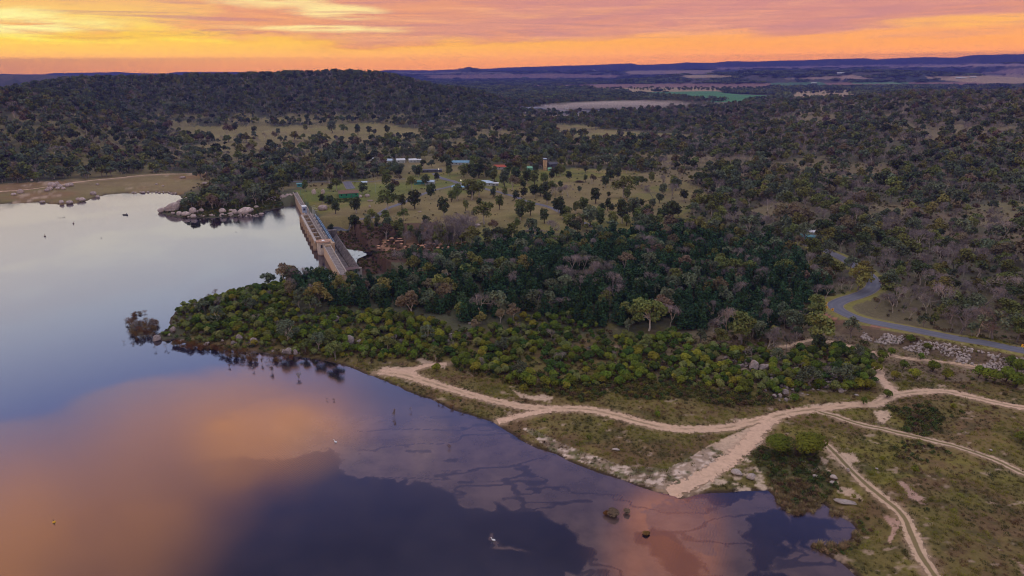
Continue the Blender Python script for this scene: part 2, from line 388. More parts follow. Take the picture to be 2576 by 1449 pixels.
def SDF(x,y):
    x=np.asarray(x,float); y=np.asarray(y,float); r=np.hypot(x,y); a=np.arctan2(x,y)
    i=np.clip(np.searchsorted(RR,r),0,NR-1); j=np.clip(np.round((a-TH[0])/(TH[1]-TH[0])).astype(int),0,NT_-1)
    return GSD[i,j]
def hit(pts,lift=0.0):
    """ground point seen at each surveyed picture position"""
    p=np.asarray(pts,float).reshape(-1,2); d=rays(p[:,0],p[:,1]); hz=np.hypot(d[:,0],d[:,1]); ux=d[:,0]/hz; uy=d[:,1]/hz; sl=d[:,2]/hz
    rs=RR[(RR>80)&(RR<30000)]; rs=np.sort(np.concatenate([rs,(rs[1:]+rs[:-1])/2]))
    out=np.zeros((len(p),3))
    for i in range(len(p)):
        hh=H(rs*ux[i],rs*uy[i])+lift; zz=CAMZ+rs*sl[i]
        k=np.nonzero(zz<=np.maximum(hh,0 if lift==0 else -99))[0]
        if len(k)==0: k=[len(rs)-1]
        k=max(k[0],1); g0=zz[k-1]-max(hh[k-1],0); g1=zz[k]-max(hh[k],0); t=g0/(g0-g1+1e-9) if g0>0 else 0
        r=rs[k-1]+(rs[k]-rs[k-1])*min(max(t,0),1); x,y=r*ux[i],r*uy[i]
        out[i]=(x,y,float(H(x,y)))
    return out
# ------------------------------------------------------------ what the ground is made of
GPX,GPY=proj(GX,GY,np.maximum(GH,0))
NZ1=fbm(GX/9,GY/9,101,4); NZ2=fbm(GX/45,GY/45,102,4); NZ3=fbm(GX/2.6,GY/2.6,103,3); NZF=fbm(GX/260,GY/160,104,4)
C=np.zeros((NR,NT_,3)); 
def colr(*c): return np.array(c,float)
C[:]=colr(.086,.086,.052)
C=C*(0.7+.6*NZ2[...,None])
def paint(mask,col): 
    global C
    m=np.clip(mask,0,1)[...,None]; C=C*(1-m)+colr(*col)*m
def region(poly,wob=6,nz=None):
    """soft-edged region outline in survey coordinates, edge broken by noise"""
    px=GPX+(NZ1-.5)*wob*6; py=GPY+(NZ3-.5)*wob*1.2
    x0,y0=np.min(poly,0)-40; x1,y1=np.max(poly,0)+40
    k=(px>x0)&(px<x1)&(py>y0)&(py<y1)&(GX!=1e9); out=np.zeros(GX.shape); out[k]=inpoly(px[k],py[k],poly); return out
land=(GSD>0)
# near grassland around the bay
nearg=(land&(GX>-140))*ss(GPY+(NZ1-.5)*120,815,880)
g=np.clip((fbm(GX/14,GY/14,111)-.32)*3.2,0,1)
paint(nearg*1.0,(.162,.118,.046)); paint(nearg*g*.7,(.128,.112,.034)); paint(nearg*np.clip((fbm(GX/9,GY/9,112)-.56)*6,0,1)*.55,(.185,.165,.032))
paint(nearg*np.clip((fbm(GX/10,GY/10,113)-.48)*6,0,1)*.7,(.135,.080,.046))
paint(nearg*np.clip((fbm(GX/4.5,GY/4.5,114)-.60)*9,0,1)*.55,(.055,.055,.022))
PARK=[(735,480),(800,468),(870,455),(1000,440),(1100,430),(1350,428),(1450,423),(1570,428),(1660,440),(1760,470),(1790,500),(1740,525),(1730,572),(1650,585),(1500,575),(1350,590),(1250,605),(1150,612),(1090,636),(1010,628),(1000,590),(900,566),(830,566),(780,520)]
PASTURE=[(440,318),(600,316),(720,318),(850,313),(950,308),(1000,318),(1060,328),(1050,350),(960,352),(850,352),(700,354),(560,352),(450,346)]
SHORE=[(-300,468),(0,462),(200,452),(350,440),(520,436),(490,470),(452,492),(375,487),(150,515),(-300,540)]
GLADES=[PASTURE,[(1385,330),(1500,325),(1720,338),(1750,348),(1600,350),(1430,345)],[(560,300),(700,296),(860,300),(800,306),(600,306)],[(1370,315),(1450,312),(1520,322),(1400,330)],[(2430,520),(2530,505),(2620,510),(2640,560),(2500,575),(2420,560)],[(2180,462),(2300,455),(2300,468),(2190,474)],[(2540,590),(2640,580),(2640,660),(2560,650)],[(1620,408),(1720,405),(1720,418),(1640,420)]]
pk=region(PARK,3)*land; gg=np.clip((fbm(GX/30,GY/30,121)-.3)*2.2,0,1)
paint(pk,(.185,.168,.044)); paint(pk*gg*.8,(.135,.150,.040)); paint(pk*ss(fbm(GX/16,GY/16,127),.55,.66)*.7,(.105,.100,.042)); paint(pk*ss(fbm(GX/22,GY/14,128),.58,.68)*.6,(.25,.185,.085)); paint(pk*np.clip((NZ1-.55)*6,0,1)*.5,(.23,.165,.075))
lawn=region([(735,480),(800,466),(1000,440),(1300,440),(1290,470),(1100,500),(1000,505),(840,510),(770,505)],3)*land; paint(lawn*.6,(.125,.155,.042))
for gi_,gpoly in enumerate(GLADES):
    m=region(gpoly,9)*land*(1 if gi_<4 else .55+.45*(NZ1>.5)); paint(m,(.22,.175,.075)); paint(m*gg*.7,(.18,.175,.06))
shm=region(SHORE,3)*land; paint(shm,(.20,.125,.062)); paint(shm*np.clip((NZ2-.42)*5,0,1)*.8,(.165,.150,.055)); paint(shm*np.clip((fbm(GX/22,GY/5,131)-.6)*8,0,1)*.8,(.42,.31,.23))
# woodland floor: pale dry grass and litter between the trees on the right
rw=(land&(GPY>240)&(GPY<960))*ss(GPX+(NZ2-.5)*500,1500,1900)
paint(rw*np.clip((fbm(GX/60,GY/60,141)-.50)*5,0,1)*.8,(.20,.135,.085))
paint(land*ss(GPX+(NZ1-.5)*200,2000,2120)*ss(GPY+(NZ1-.5)*80,690,740)*(GPY<830)*.6,(.14,.115,.048))
gl_=fbm(GX/85,GY/85,333,3); midz=land*ss(np.hypot(GX,GY),380,560)*(1-ss(np.hypot(GX,GY),2300,2600))
paint(midz*ss(gl_,.56,.66)*(.85*(1-ss(np.hypot(GX,GY),1250,1400)*(GPX<1300))),(.20,.155,.075)); paint(midz*(GPX<1350)*(GPY>285)*(GPY<440)*ss(NZ2,.40,.55)*.8,(.20,.165,.075))
paint(rw*.35,(.150,.128,.092))
# farmland of the far plain
far=(np.hypot(GX,GY)>2450)
def fpaint(poly,col,w=1.0): 
    px=GPX+(fbm(GX/400,GY/400,151)-.5)*60; py=GPY+(fbm(GX/300,GY/500,152)-.5)*2.0
    paint(far*inpoly(px,py,poly)*w,col)
paint(far*1.0,(.052,.062,.050)); paint(far*np.clip((NZF-.52)*6,0,1)*.6,(.12,.095,.075))
farx=far&(np.hypot(GX,GY)<16500)
bands=[([(1060,189),(1400,185),(1560,189),(1560,195),(1300,197),(1080,197)],(.26,.17,.14)),
 ([(1250,216),(1500,212),(2000,209),(2576,205),(2576,213),(2100,219),(1800,223),(1500,222),(1250,222)],(.25,.15,.12)),
 ([(1480,221),(1900,220),(2000,226),(1700,232),(1480,230)],(.36,.27,.15)),
 ([(1560,232),(1790,229),(1850,238),(1935,241),(1935,251),(1850,262),(1790,256),(1700,246),(1570,239)],(.075,.20,.085)),
 ([(1980,232),(2150,224),(2160,250),(2030,254),(1970,246)],(.38,.28,.16)),
 ([(2330,193),(2600,186),(2700,210),(2480,210),(2330,198)],(.38,.27,.17)),
 ([(2145,206),(2290,207),(2290,212),(2145,211)],(.14,.24,.12)),([(1930,209),(2070,206),(2100,215),(1930,219)],(.10,.18,.09)),
 ([(1570,178),(1800,176),(1800,186),(1600,187)],(.36,.26,.2)),([(1710,189),(1850,188),(1850,194),(1720,196)],(.38,.28,.18)),
 ([(1970,198),(2150,188),(2200,200),(2000,200)],(.34,.24,.18)),([(1800,170),(2300,162),(2600,160),(2600,166),(2300,169),(1800,175)],(.36,.25,.24)),
 ([(2580,170),(2800,165),(2800,186),(2440,186)],(.3,.2,.17)),([(980,180),(1288,182),(1288,186),(1000,185)],(.2,.17,.15)),
 ([(2330,222),(2600,214),(2600,218),(2380,230)],(.3,.22,.14)),
 ([(1300,268),(1390,262),(1560,268),(1600,278),(1500,292),(1400,290),(1320,282)],(.15,.145,.165)),([(1900,262),(1800,272),(1700,280),(1760,285),(1830,272)],(.40,.30,.17))]
for poly,col in bands: fpaint(poly,col)
qz=region([(1290,266),(1390,261),(1620,266),(1640,279),(1500,294),(1390,291),(1310,285)],2)*land
paint(qz,(.135,.13,.15)); paint(qz*ss(fbm(GX/40,GY/25,177),.50,.60),(.34,.29,.27)); paint(qz*ss(fbm(GX/60,GY/30,178),.60,.66),(.06,.065,.08))
# wet mud rim and lake bed
rim=land*(1-ss(GSD,.3,1.7)); paint(rim,(.045,.030,.022))
paint((~land)*1.0,(.05,.038,.03))
rk=(1-ss(np.abs(dam_st(GX,GY)[1]-60),60,110))*(GPY>560)*(GPY<660)*(GPX>830)*(GPX<1100)*land
paint(rk*.85,(.085,.045,.035)); paint(rk*np.clip((fbm(GX/5,GY/5,161)-.55)*8,0,1)*region([(960,598),(1080,606),(1170,640),(1060,640),(1000,636),(940,622)],1),(.34,.19,.12))
# dirt tracks, sandy wash-outs
def P4(ox,oy,pts): return [(x/4+ox,y/4+oy) for x,y in pts]
TRACKS={
 'shore track':([(952,936),(1000,941),(1040,950),(1090,965),(1150,983),(1210,1000),(1270,1014),(1330,1025),(1400,1029),(1450,1029),(1500,1034),(1550,1045),(1600,1060),(1650,1072),(1700,1079),(1760,1080),(1820,1077),(1870,1067),(1910,1057),(1940,1051),(1990,1039),(2050,1030),(2110,1023),(2160,1018),(2200,1018),(2225,1004),(2255,993),(2300,987),(2360,984),(2400,989),(2450,1000),(2510,1014),(2576,1026),(2700,1045)],3.7,1),
 'ramp':([(1945,1052),(1918,1073),(1890,1108),(1850,1145),(1800,1180),(1750,1210),(1700,1234),(1676,1244)],5.2,0),
 'spur':([(1395,1030),(1330,1042),(1280,1054),(1248,1063)],3.0,0),
 'paddock track':([(2050,1032),(2072,1040),(2107,1049),(2144,1062),(2182,1072),(2219,1079),(2250,1087),(2300,1098),(2357,1112),(2394,1120),(2444,1136),(2507,1159),(2576,1192),(2700,1250)],2.3,2),
 'hill track':([(2078,1118),(2107,1147),(2132,1174),(2157,1199),(2182,1222),(2207,1242),(2232,1262),(2257,1282),(2277,1307),(2289,1337),(2302,1367),(2317,1399),(2337,1429),(2352,1450),(2385,1495),(2420,1560)],2.5,2),
 'bush track':([(1960,871),(1975,872),(1999,866),(2027,858),(2075,858),(2124,868),(2169,881),(2219,891),(2282,902),(2382,912),(2480,922)],1.9,1),
 'loop':([(1050,948),(1034,936),(1056,924),(1090,918),(1125,915)],3.2,0),
 'fork':([(960,935),(1000,934),(1031,936)],4.5,0),
 'gully':([(2208,925),(2211,944),(2228,966),(2254,990)],3.4,0),
 'far shore track':([(0,482),(120,470),(250,452),(350,442),(450,438),(520,435)],4.0,0),
 'wood track':([(1590,766),(1640,768),(1680,770)],3.0,1)}
tracks={}
for k,(pts,w,ruts) in TRACKS.items():
    h3=hit(pts); tracks[k]=(smooth_line(h3[:,:2],6),w,ruts)
dt=np.full(GX.shape,99.0); nk=(np.hypot(GX,GY)<900)
for k,(L,w,r_) in tracks.items():
    d_=dist_line(GX[nk],GY[nk],L)-w/2; dt[nk]=np.minimum(dt[nk],d_)
edge=1-ss(dt+(NZ3-.5)*3.0,-.6,2.2)
paint(edge*.75*land,(.34,.235,.155))
SAND=[P4(1932,1087,[(590,250),(650,210),(870,205),(920,300),(870,300),(820,350),(760,330),(700,290)]),P4(1932,1087,[(430,300),(520,240),(610,280),(600,320),(560,330),(630,400),(560,395),(500,340)]),
 P4(1932,1087,[(680,600),(720,550),(830,560),(900,620),(960,690),(850,660),(770,630)]),P4(1932,1087,[(600,450),(660,460),(700,500),(690,540),(640,510)]),
 [(1780,1120),(1850,1090),(1900,1070),(1945,1070),(1905,1105),(1850,1140),(1800,1165),(1760,1185),(1700,1200),(1690,1185),(1740,1150)],
 [(2120,905),(2130,912),(2110,915)],P4(1932,724.5,[(1060,1230),(1200,1230),(1250,1290),(1160,1370),(1110,1340)]),P4(1932,724.5,[(1100,870),(1220,960),(1330,1010),(1260,1060),(1200,1020),(1120,940)]),
 P4(644,724.5,[(1600,700),(1700,710),(1900,780),(1900,810),(1760,790),(1640,740)]),P4(644,724.5,[(1200,815),(1300,790),(1600,800),(1560,850),(1300,850)]),P4(1288,724.5,[(-20,1010),(180,1090),(320,1065),(430,1110),(330,1140),(100,1110)]),
 P4(1932,724.5,[(350,1180),(700,1155),(950,1165),(1000,1200),(700,1210),(400,1235)])]
for q in SAND: paint(region(q,1.4)*land*.92,(.50,.36,.26))
PINK=[P4(1932,1087,[(1280,490),(1360,490),(1480,590),(1600,700),(1590,740),(1420,660),(1380,570)]),P4(1932,1087,[(1100,780),(1200,840),(1340,900),(1300,1020),(1230,1120),(1210,1090),(1260,980),(1210,900)]),P4(1932,1087,[(2300,1150),(2576,1350),(2576,1449),(2400,1300)]),P4(1932,1087,[(1150,80),(1240,80),(1220,105)])]
for q in PINK: paint(region(q,2)*land*np.clip((fbm(GX/2.2,GY/5,171)-.42)*9,0,1)*.9,(.42,.27,.21))
# scuffed pale stones along the beach of the point
beach=region([(1310,1075),(1340,1080),(1450,1130),(1560,1170),(1680,1180),(1790,1120),(1830,1150),(1700,1240),(1600,1215),(1480,1170),(1380,1130)],2)*land
paint(beach*.75,(.27,.20,.15)); paint(beach*np.clip((fbm(GX/1.7,GY/1.3,181,3)-.55)*12,0,1)*.95,(.56,.44,.36)); paint(beach*np.clip((fbm(GX/3,GY/2,182,3)-.60)*12,0,1)*.8,(.10,.10,.04))
beach2=region([(1730,1248),(1800,1200),(1900,1120),(1960,1090),(1980,1140),(2060,1200),(1960,1232),(1830,1238)],2)*land
bould=region([(1830,900),(1900,895),(2000,935),(2120,940),(2135,985),(2050,985),(1990,1010),(1930,1000),(1900,960),(1840,950)],3)*land; paint(bould*np.clip((fbm(GX/2.6,GY/2.0,185,3)-.50)*8,0,1)*.8,(.30,.225,.18))
paint(beach2*np.clip((fbm(GX/2.1,GY/1.5,183,3)-.52)*9,0,1)*.9,(.50,.38,.28))
thicket=region([(1790,1150),(1900,1130),(2040,1120),(2075,1170),(2100,1230),(2070,1260),(2000,1280),(1955,1250),(1930,1200),(1880,1150)],2)*land; paint(thicket*.9,(.075,.075,.028))
reds=region(P4(1932,724.5,[(380,280),(460,265),(560,240),(650,290),(800,345),(1000,375),(1300,400),(1200,412),(960,400),(800,380),(560,360),(440,320)]),1.5)*land; paint(reds*.9,(.33,.15,.105))
dR=np.full(GX.shape,99.); m_=(GX>60)&(np.hypot(GX,GY)<700); dR[m_]=dist_line(GX[m_],GY[m_],ROAD)
verge=((dR>3)&(dR<5.6+NZ3*2.2))*(1-reds); paint(verge*.75,(.22,.20,.05)); bank=(dR>5.8)&(dR<15)&(GPY>806)&(GPX>2090)&(~inpoly(GPX,GPY,[(2090,640),(2300,640),(2300,790),(2150,780)]))
paint(bank*.8,(.11,.075,.05))
# scattered bare spots
paint(nearg*np.clip((fbm(GX/3.5,GY/2.0,191,3)-.73)*14,0,1)*.7,(.36,.26,.19))
C=np.clip(C,0.01,.75)
def build_terrain():
    V=np.stack([GX,GY,GH],-1).reshape(-1,3)
    i,j=np.meshgrid(np.arange(NR-1),np.arange(NT_-1),indexing='ij'); a=(i*NT_+j).ravel()
    Fc=np.stack([a,a+1,a+NT_+1,a+NT_],-1)
    m=D.materials.new('ground'); m.use_nodes=True; t=NT(m.node_tree); b=t.n['Principled BSDF']
    at=t.new('ShaderNodeAttribute',attribute_name='soil').outputs['Color']
    pos=t.new('ShaderNodeNewGeometry').outputs['Position']
    n1=t.noise(pos,.9,5,.7); n2=t.noise(pos,.11,4,.6); n3=t.noise(pos,.012,3,.6)
    k=t.math('MULTIPLY',t.math('ADD',.48,t.math('MULTIPLY',n1,1.04)),t.math('ADD',.72,t.math('MULTIPLY',n2,.56)))
    k=t.math('MULTIPLY',k,t.math('ADD',.75,t.math('MULTIPLY',n3,.5)))
    c=t.vmath('SCALE',at); t.put(k,t.n[-1].inputs[3])
    t.put(c,b.inputs['Base Color']); b.inputs['Roughness'].default_value=1; b.inputs['Specular IOR Level'].default_value=.1
    bn=t.new('ShaderNodeBump'); bn.inputs['Strength'].default_value=.6; bn.inputs['Distance'].default_value=.35
    t.put(t.noise(pos,1.3,5,.7),bn.inputs['Height']); t.l.new(bn.outputs[0],b.inputs['Normal'])
    me=mkmesh('ground',V,Fc,m,True)
    attr(me,'soil','FLOAT_COLOR',np.concatenate([C.reshape(-1,3),np.ones((NR*NT_,1))],-1).astype(np.float32))
    tag(mkobj('ground',me),kind='structure')
build_terrain()
# ------------------------------------------------------------ water
def build_water():
    rr=np.concatenate([[30,60,90,110],CAMZ/np.linspace(.90,.145,430),[900,1200,1700,2600]]); th=np.radians(np.concatenate([np.linspace(-75,-43,24),np.linspace(-42,42,860),np.linspace(43,75,24)]))
    R,T=np.meshgrid(rr,th,indexing='ij'); X=R*np.sin(T); Y=R*np.cos(T)
    px,py=proj(X,Y,X*0)
    nn=fbm(X/22,Y/22,201,5); n2=fbm(X/7,Y/9,202,4)
    # calm film lying on the near water: outline surveyed from the photograph
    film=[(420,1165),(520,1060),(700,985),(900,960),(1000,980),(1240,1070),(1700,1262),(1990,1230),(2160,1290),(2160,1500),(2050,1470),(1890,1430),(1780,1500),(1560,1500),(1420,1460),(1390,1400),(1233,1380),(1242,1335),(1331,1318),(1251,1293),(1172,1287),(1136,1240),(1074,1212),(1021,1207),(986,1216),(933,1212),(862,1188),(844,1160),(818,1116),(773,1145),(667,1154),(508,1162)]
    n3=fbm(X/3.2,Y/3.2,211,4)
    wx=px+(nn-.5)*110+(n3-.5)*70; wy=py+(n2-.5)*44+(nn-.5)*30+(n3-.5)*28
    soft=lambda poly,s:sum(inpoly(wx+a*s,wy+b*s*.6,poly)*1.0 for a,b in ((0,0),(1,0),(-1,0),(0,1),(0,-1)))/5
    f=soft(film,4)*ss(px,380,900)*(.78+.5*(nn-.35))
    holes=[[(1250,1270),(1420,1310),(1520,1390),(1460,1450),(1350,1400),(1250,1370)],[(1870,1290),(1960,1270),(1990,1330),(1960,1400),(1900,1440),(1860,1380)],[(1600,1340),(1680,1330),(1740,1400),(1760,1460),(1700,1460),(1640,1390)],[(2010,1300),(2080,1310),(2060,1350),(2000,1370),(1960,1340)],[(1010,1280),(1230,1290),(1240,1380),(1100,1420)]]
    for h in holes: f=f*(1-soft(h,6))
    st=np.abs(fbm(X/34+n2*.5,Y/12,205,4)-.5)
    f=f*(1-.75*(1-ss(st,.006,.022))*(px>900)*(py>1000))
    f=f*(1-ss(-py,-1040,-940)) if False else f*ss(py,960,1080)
    # ripple strength: cat's-paws on the open water left, calm near shores
    rp=ss(fbm(X/60,Y/60,207,4),.36,.62)*(1-f*.9)*(1-ss(py,1000,900)*0)
    bar=inpoly(wx,wy,[(1640,1290),(1760,1250),(1790,1330),(1790,1400),(1700,1370),(1650,1340)]); rp=np.maximum(rp,bar*1.0)
    V=np.stack([X,Y,X*0],-1).reshape(-1,3); nt=len(th)
    i,j=np.meshgrid(np.arange(len(rr)-1),np.arange(nt-1),indexing='ij'); a=(i*nt+j).ravel()
    Fc=np.stack([a,a+1,a+nt+1,a+nt],-1)
    m=water_material()
    cxx=X.ravel()[Fc].mean(1); cyy=Y.ravel()[Fc].mean(1)
    ds=dist_line(cxx,cyy,LAKE,True); keep=inpoly(cxx,cyy,LAKE)|(ds<2.2); st_,tt_=dam_st(cxx,cyy)
    keep&=~((tt_>1.5)&(st_>-5)&(st_<262)&(tt_<60)); Fc=Fc[keep]
    me=mkmesh('lake_water',V,Fc,m,True)
    attr(me,'film','FLOAT',f.astype(np.float32)); attr(me,'ripple','FLOAT',rp.astype(np.float32))
    tag(mkobj('lake_water',me),kind='structure')
    p=gp(POOL_P,POOLZ); c=p.mean(0)
    me=mkmesh('river_water',[(c[0]-120,c[1]-75,POOLZ),(c[0]+160,c[1]-75,POOLZ),(c[0]+160,c[1]+70,POOLZ),(c[0]-120,c[1]+70,POOLZ)],[(0,1,2,3)],m)
    # clip the sheet to downstream of the dam and the channel
    V2=[(x,y,POOLZ) for x,y in rough_line(np.vstack([p,p[:1]]),.1,8,4)[:-1]]
    cc=p.mean(0); V3=[(cc[0]+(x-cc[0])*1.06,cc[1]+(y-cc[1])*1.12,POOLZ) for x,y,_ in V2]; V3=[tuple((np.array(v[:2])+DMN*max(0,18.4-dam_st(v[0],v[1])[1])).tolist())+(POOLZ,) for v in V3]
    ar=sum(V3[i][0]*V3[(i+1)%len(V3)][1]-V3[(i+1)%len(V3)][0]*V3[i][1] for i in range(len(V3)))
    if ar<0: V3=V3[::-1]
    me=mkmesh('river_water',V3,[tuple(range(len(V3)))],m)
    tag(mkobj('river_water',me),kind='structure')
def water_material():
    m=D.materials.new('water'); m.use_nodes=True; t=NT(m.node_tree); t.n.remove(t.n['Principled BSDF']); out=t.n['Material Output']
    pos=t.new('ShaderNodeNewGeometry').outputs['Position']
    film=t.new('ShaderNodeAttribute',attribute_name='film').outputs['Fac']; rip=t.new('ShaderNodeAttribute',attribute_name='ripple').outputs['Fac']
    n2=t.noise(pos,.12,5,.65)
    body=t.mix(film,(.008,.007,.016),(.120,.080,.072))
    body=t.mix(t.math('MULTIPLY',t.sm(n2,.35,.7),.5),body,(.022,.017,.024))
    wv=t.new('ShaderNodeTexWave',wave_type='BANDS',bands_direction='X'); wv.inputs['Scale'].default_value=.42; wv.inputs['Distortion'].default_value=6; wv.inputs['Detail'].default_value=3; wv.inputs['Detail Scale'].default_value=1.4
    mp=t.new('ShaderNodeMapping'); mp.inputs['Rotation'].default_value=(0,0,rad(28)); t.put(pos,mp.inputs[0]); t.put(mp.outputs[0],wv.inputs['Vector'])
    hgt=t.math('ADD',t.math('MULTIPLY',wv.outputs['Fac'],.22),t.math('MULTIPLY',t.noise(pos,1.6,3,.6),.7))
    bn=t.new('ShaderNodeBump'); bn.inputs['Distance'].default_value=.05
    t.put(t.math('ADD',.02,t.math('MULTIPLY',rip,.30)),bn.inputs['Strength']); t.put(hgt,bn.inputs['Height'])
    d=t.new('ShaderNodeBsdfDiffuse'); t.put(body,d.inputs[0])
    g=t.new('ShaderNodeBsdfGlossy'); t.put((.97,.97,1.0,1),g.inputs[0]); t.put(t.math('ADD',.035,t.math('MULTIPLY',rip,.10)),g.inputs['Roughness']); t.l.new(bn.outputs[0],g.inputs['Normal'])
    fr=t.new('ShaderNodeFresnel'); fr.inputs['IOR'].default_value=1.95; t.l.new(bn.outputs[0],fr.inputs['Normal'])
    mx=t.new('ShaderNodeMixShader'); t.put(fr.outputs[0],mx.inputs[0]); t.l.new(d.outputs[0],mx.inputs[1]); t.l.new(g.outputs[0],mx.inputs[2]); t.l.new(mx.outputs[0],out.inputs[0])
    return m
build_water()
# ------------------------------------------------------------ ribbons: tracks and roads laid on the ground
def ribbon(name,L,w,m,lift,n=9,wob=.0,seed=0,flat=None):
    L=np.asarray(L); d=np.gradient(L,axis=0); nrm=np.stack([-d[:,1],d[:,0]],-1); nrm/=np.linalg.norm(nrm,axis=1,keepdims=True)+1e-9
    seg=np.r_[0,np.cumsum(np.linalg.norm(np.diff(L,axis=0),axis=1))]
    V=[];A=[];B=[]
    for k in range(n):
        u=k/(n-1)*2-1
        ww=w*(1+wob*(fbm(seg/9,seg*0+k*.0+seed,7)-.5))
        p=L+nrm*(u*ww/2)[:,None]; z=(H(p[:,0],p[:,1]) if flat is None else np.full(len(p),flat))+lift
        V.append(np.stack([p[:,0],p[:,1],z],-1)); A.append(np.full(len(L),u)); B.append(seg)
    V=np.stack(V,1); A=np.stack(A,1); B=np.stack(B,1); m_=len(L)
    i,j=np.meshgrid(np.arange(m_-1),np.arange(n-1),indexing='ij'); a=(i*n+j).ravel()
    Fc=np.stack([a,a+1,a+n+1,a+n],-1)
    me=mkmesh(name,V.reshape(-1,3),Fc,m,True); attr(me,'across','FLOAT',A.astype(np.float32))
    o=mkobj(name,me); tag(o,kind='structure'); return o
def resample(L,step):
    seg=np.r_[0,np.cumsum(np.linalg.norm(np.diff(L,axis=0),axis=1))]; q=np.arange(0,seg[-1],step)
    return np.stack([np.interp(q,seg,L[:,0]),np.interp(q,seg,L[:,1])],-1)
def track_mat(name,col,ruts,alpha=True):
    m=D.materials.new(name); m.use_nodes=True; t=NT(m.node_tree); b=t.n['Principled BSDF']
    u=t.new('ShaderNodeAttribute',attribute_name='across').outputs['Fac']; au=t.math('ABSOLUTE',u)
    pos=t.new('ShaderNodeNewGeometry').outputs['Position']
    n=t.noise(pos,.9,5,.7); n2=t.noise(pos,.16,4,.6)
    c=t.mix(t.sm(n,.3,.7),tuple(v*.88 for v in col),tuple(v*1.08 for v in col))
    c=t.mix(t.math('MULTIPLY',t.sm(n2,.45,.7),.35),c,tuple(v*1.18 for v in col)); c=t.mix(t.math('MULTIPLY',t.sm(t.noise(pos,.35,5,.75,1.0),.55,.68),.55),c,(.30,.22,.14))
    if ruts:
        mid=t.math('SUBTRACT',1.0,t.sm(t.math('ADD',au,t.math('MULTIPLY',t.math('SUBTRACT',n,.5),.5 if ruts is True else .25)),.08 if ruts is True else .20,.26 if ruts is True else .34))
        c=t.mix(t.math('MULTIPLY',t.math('MULTIPLY',mid,.7 if ruts is True else .95),t.sm(n2,.42,.6) if ruts is True else 1.0),c,(.20,.15,.085) if ruts is True else (.17,.135,.065))
    t.put(c,b.inputs['Base Color']); b.inputs['Roughness'].default_value=1; b.inputs['Specular IOR Level'].default_value=.05
    if alpha:
        e=t.math('ADD',au,t.math('MULTIPLY',t.math('SUBTRACT',t.noise(pos,.7,4,.7),.5),1.7 if ruts else 2.4))
        t.put(t.math('SUBTRACT',1.0,t.sm(e,.66,.86)),b.inputs['Alpha'])
    return m
M_DIRT=track_mat('pale dirt',(.56,.385,.275),False); M_RUT=track_mat('rutted dirt',(.52,.36,.25),True); M_WHEEL=track_mat('wheel ruts',(.47,.34,.24),2)
for k,(L,w,r_) in tracks.items():
    ribbon('dirt_track',resample(L,.8),w*(1.5,1.45)[r_-1] if r_ else w*1.25,(M_DIRT,M_RUT,M_WHEEL)[r_],.10 if k!='ramp' else .14,11,.5,len(k))
def asphalt_mat():
    m=D.materials.new('asphalt'); m.use_nodes=True; t=NT(m.node_tree); b=t.n['Principled BSDF']
    pos=t.new('ShaderNodeNewGeometry').outputs['Position']; u=t.new('ShaderNodeAttribute',attribute_name='across').outputs['Fac']; au=t.math('ABSOLUTE',u)
    n=t.noise(pos,2.2,5,.7); n2=t.noise(pos,.12,4,.6)
    c=t.mix(n,(.055,.06,.085),(.115,.115,.15)); c=t.mix(t.math('MULTIPLY',t.sm(n2,.4,.7),.5),c,(.13,.125,.145))
    wt=t.math('SUBTRACT',1.0,t.sm(t.math('ABSOLUTE',t.math('SUBTRACT',au,.45)),.05,.22)); c=t.mix(t.math('MULTIPLY',wt,.35),c,(.15,.15,.18))
    c=t.mix(t.sm(t.math('ADD',au,t.math('MULTIPLY',n,.12)),.93,1.0),c,(.22,.16,.11))
    t.put(c,b.inputs['Base Color']); b.inputs['Roughness'].default_value=.75; return m
M_ASPH=asphalt_mat()
ribbon('road',resample(ROAD,1.5),7.0,M_ASPH,.09,9)
PARKROADS=[([(800,560),(846,556),(894,552),(930,549),(946,545),(957,536),(981,522),(1019,508),(1056,492),(1094,478),(1131,470),(1159,463),(1196,468),(1230,478),(1293,494),(1338,510),(1383,522),(1415,536),(1443,550),(1463,560),(1495,572)],5.2),
 ([(1159,463),(1140,456),(1119,451),(1101,444),(1092,436)],6.0),([(735,457),(800,458),(850,459),(900,457),(960,455),(1020,450)],3.5),([(872,457),(878,468),(884,476)],9.0)]
for pts,w in PARKROADS: ribbon('road',resample(smooth_line(hit(pts)[:,:2],6),2.0),w,M_ASPH,.16,7)
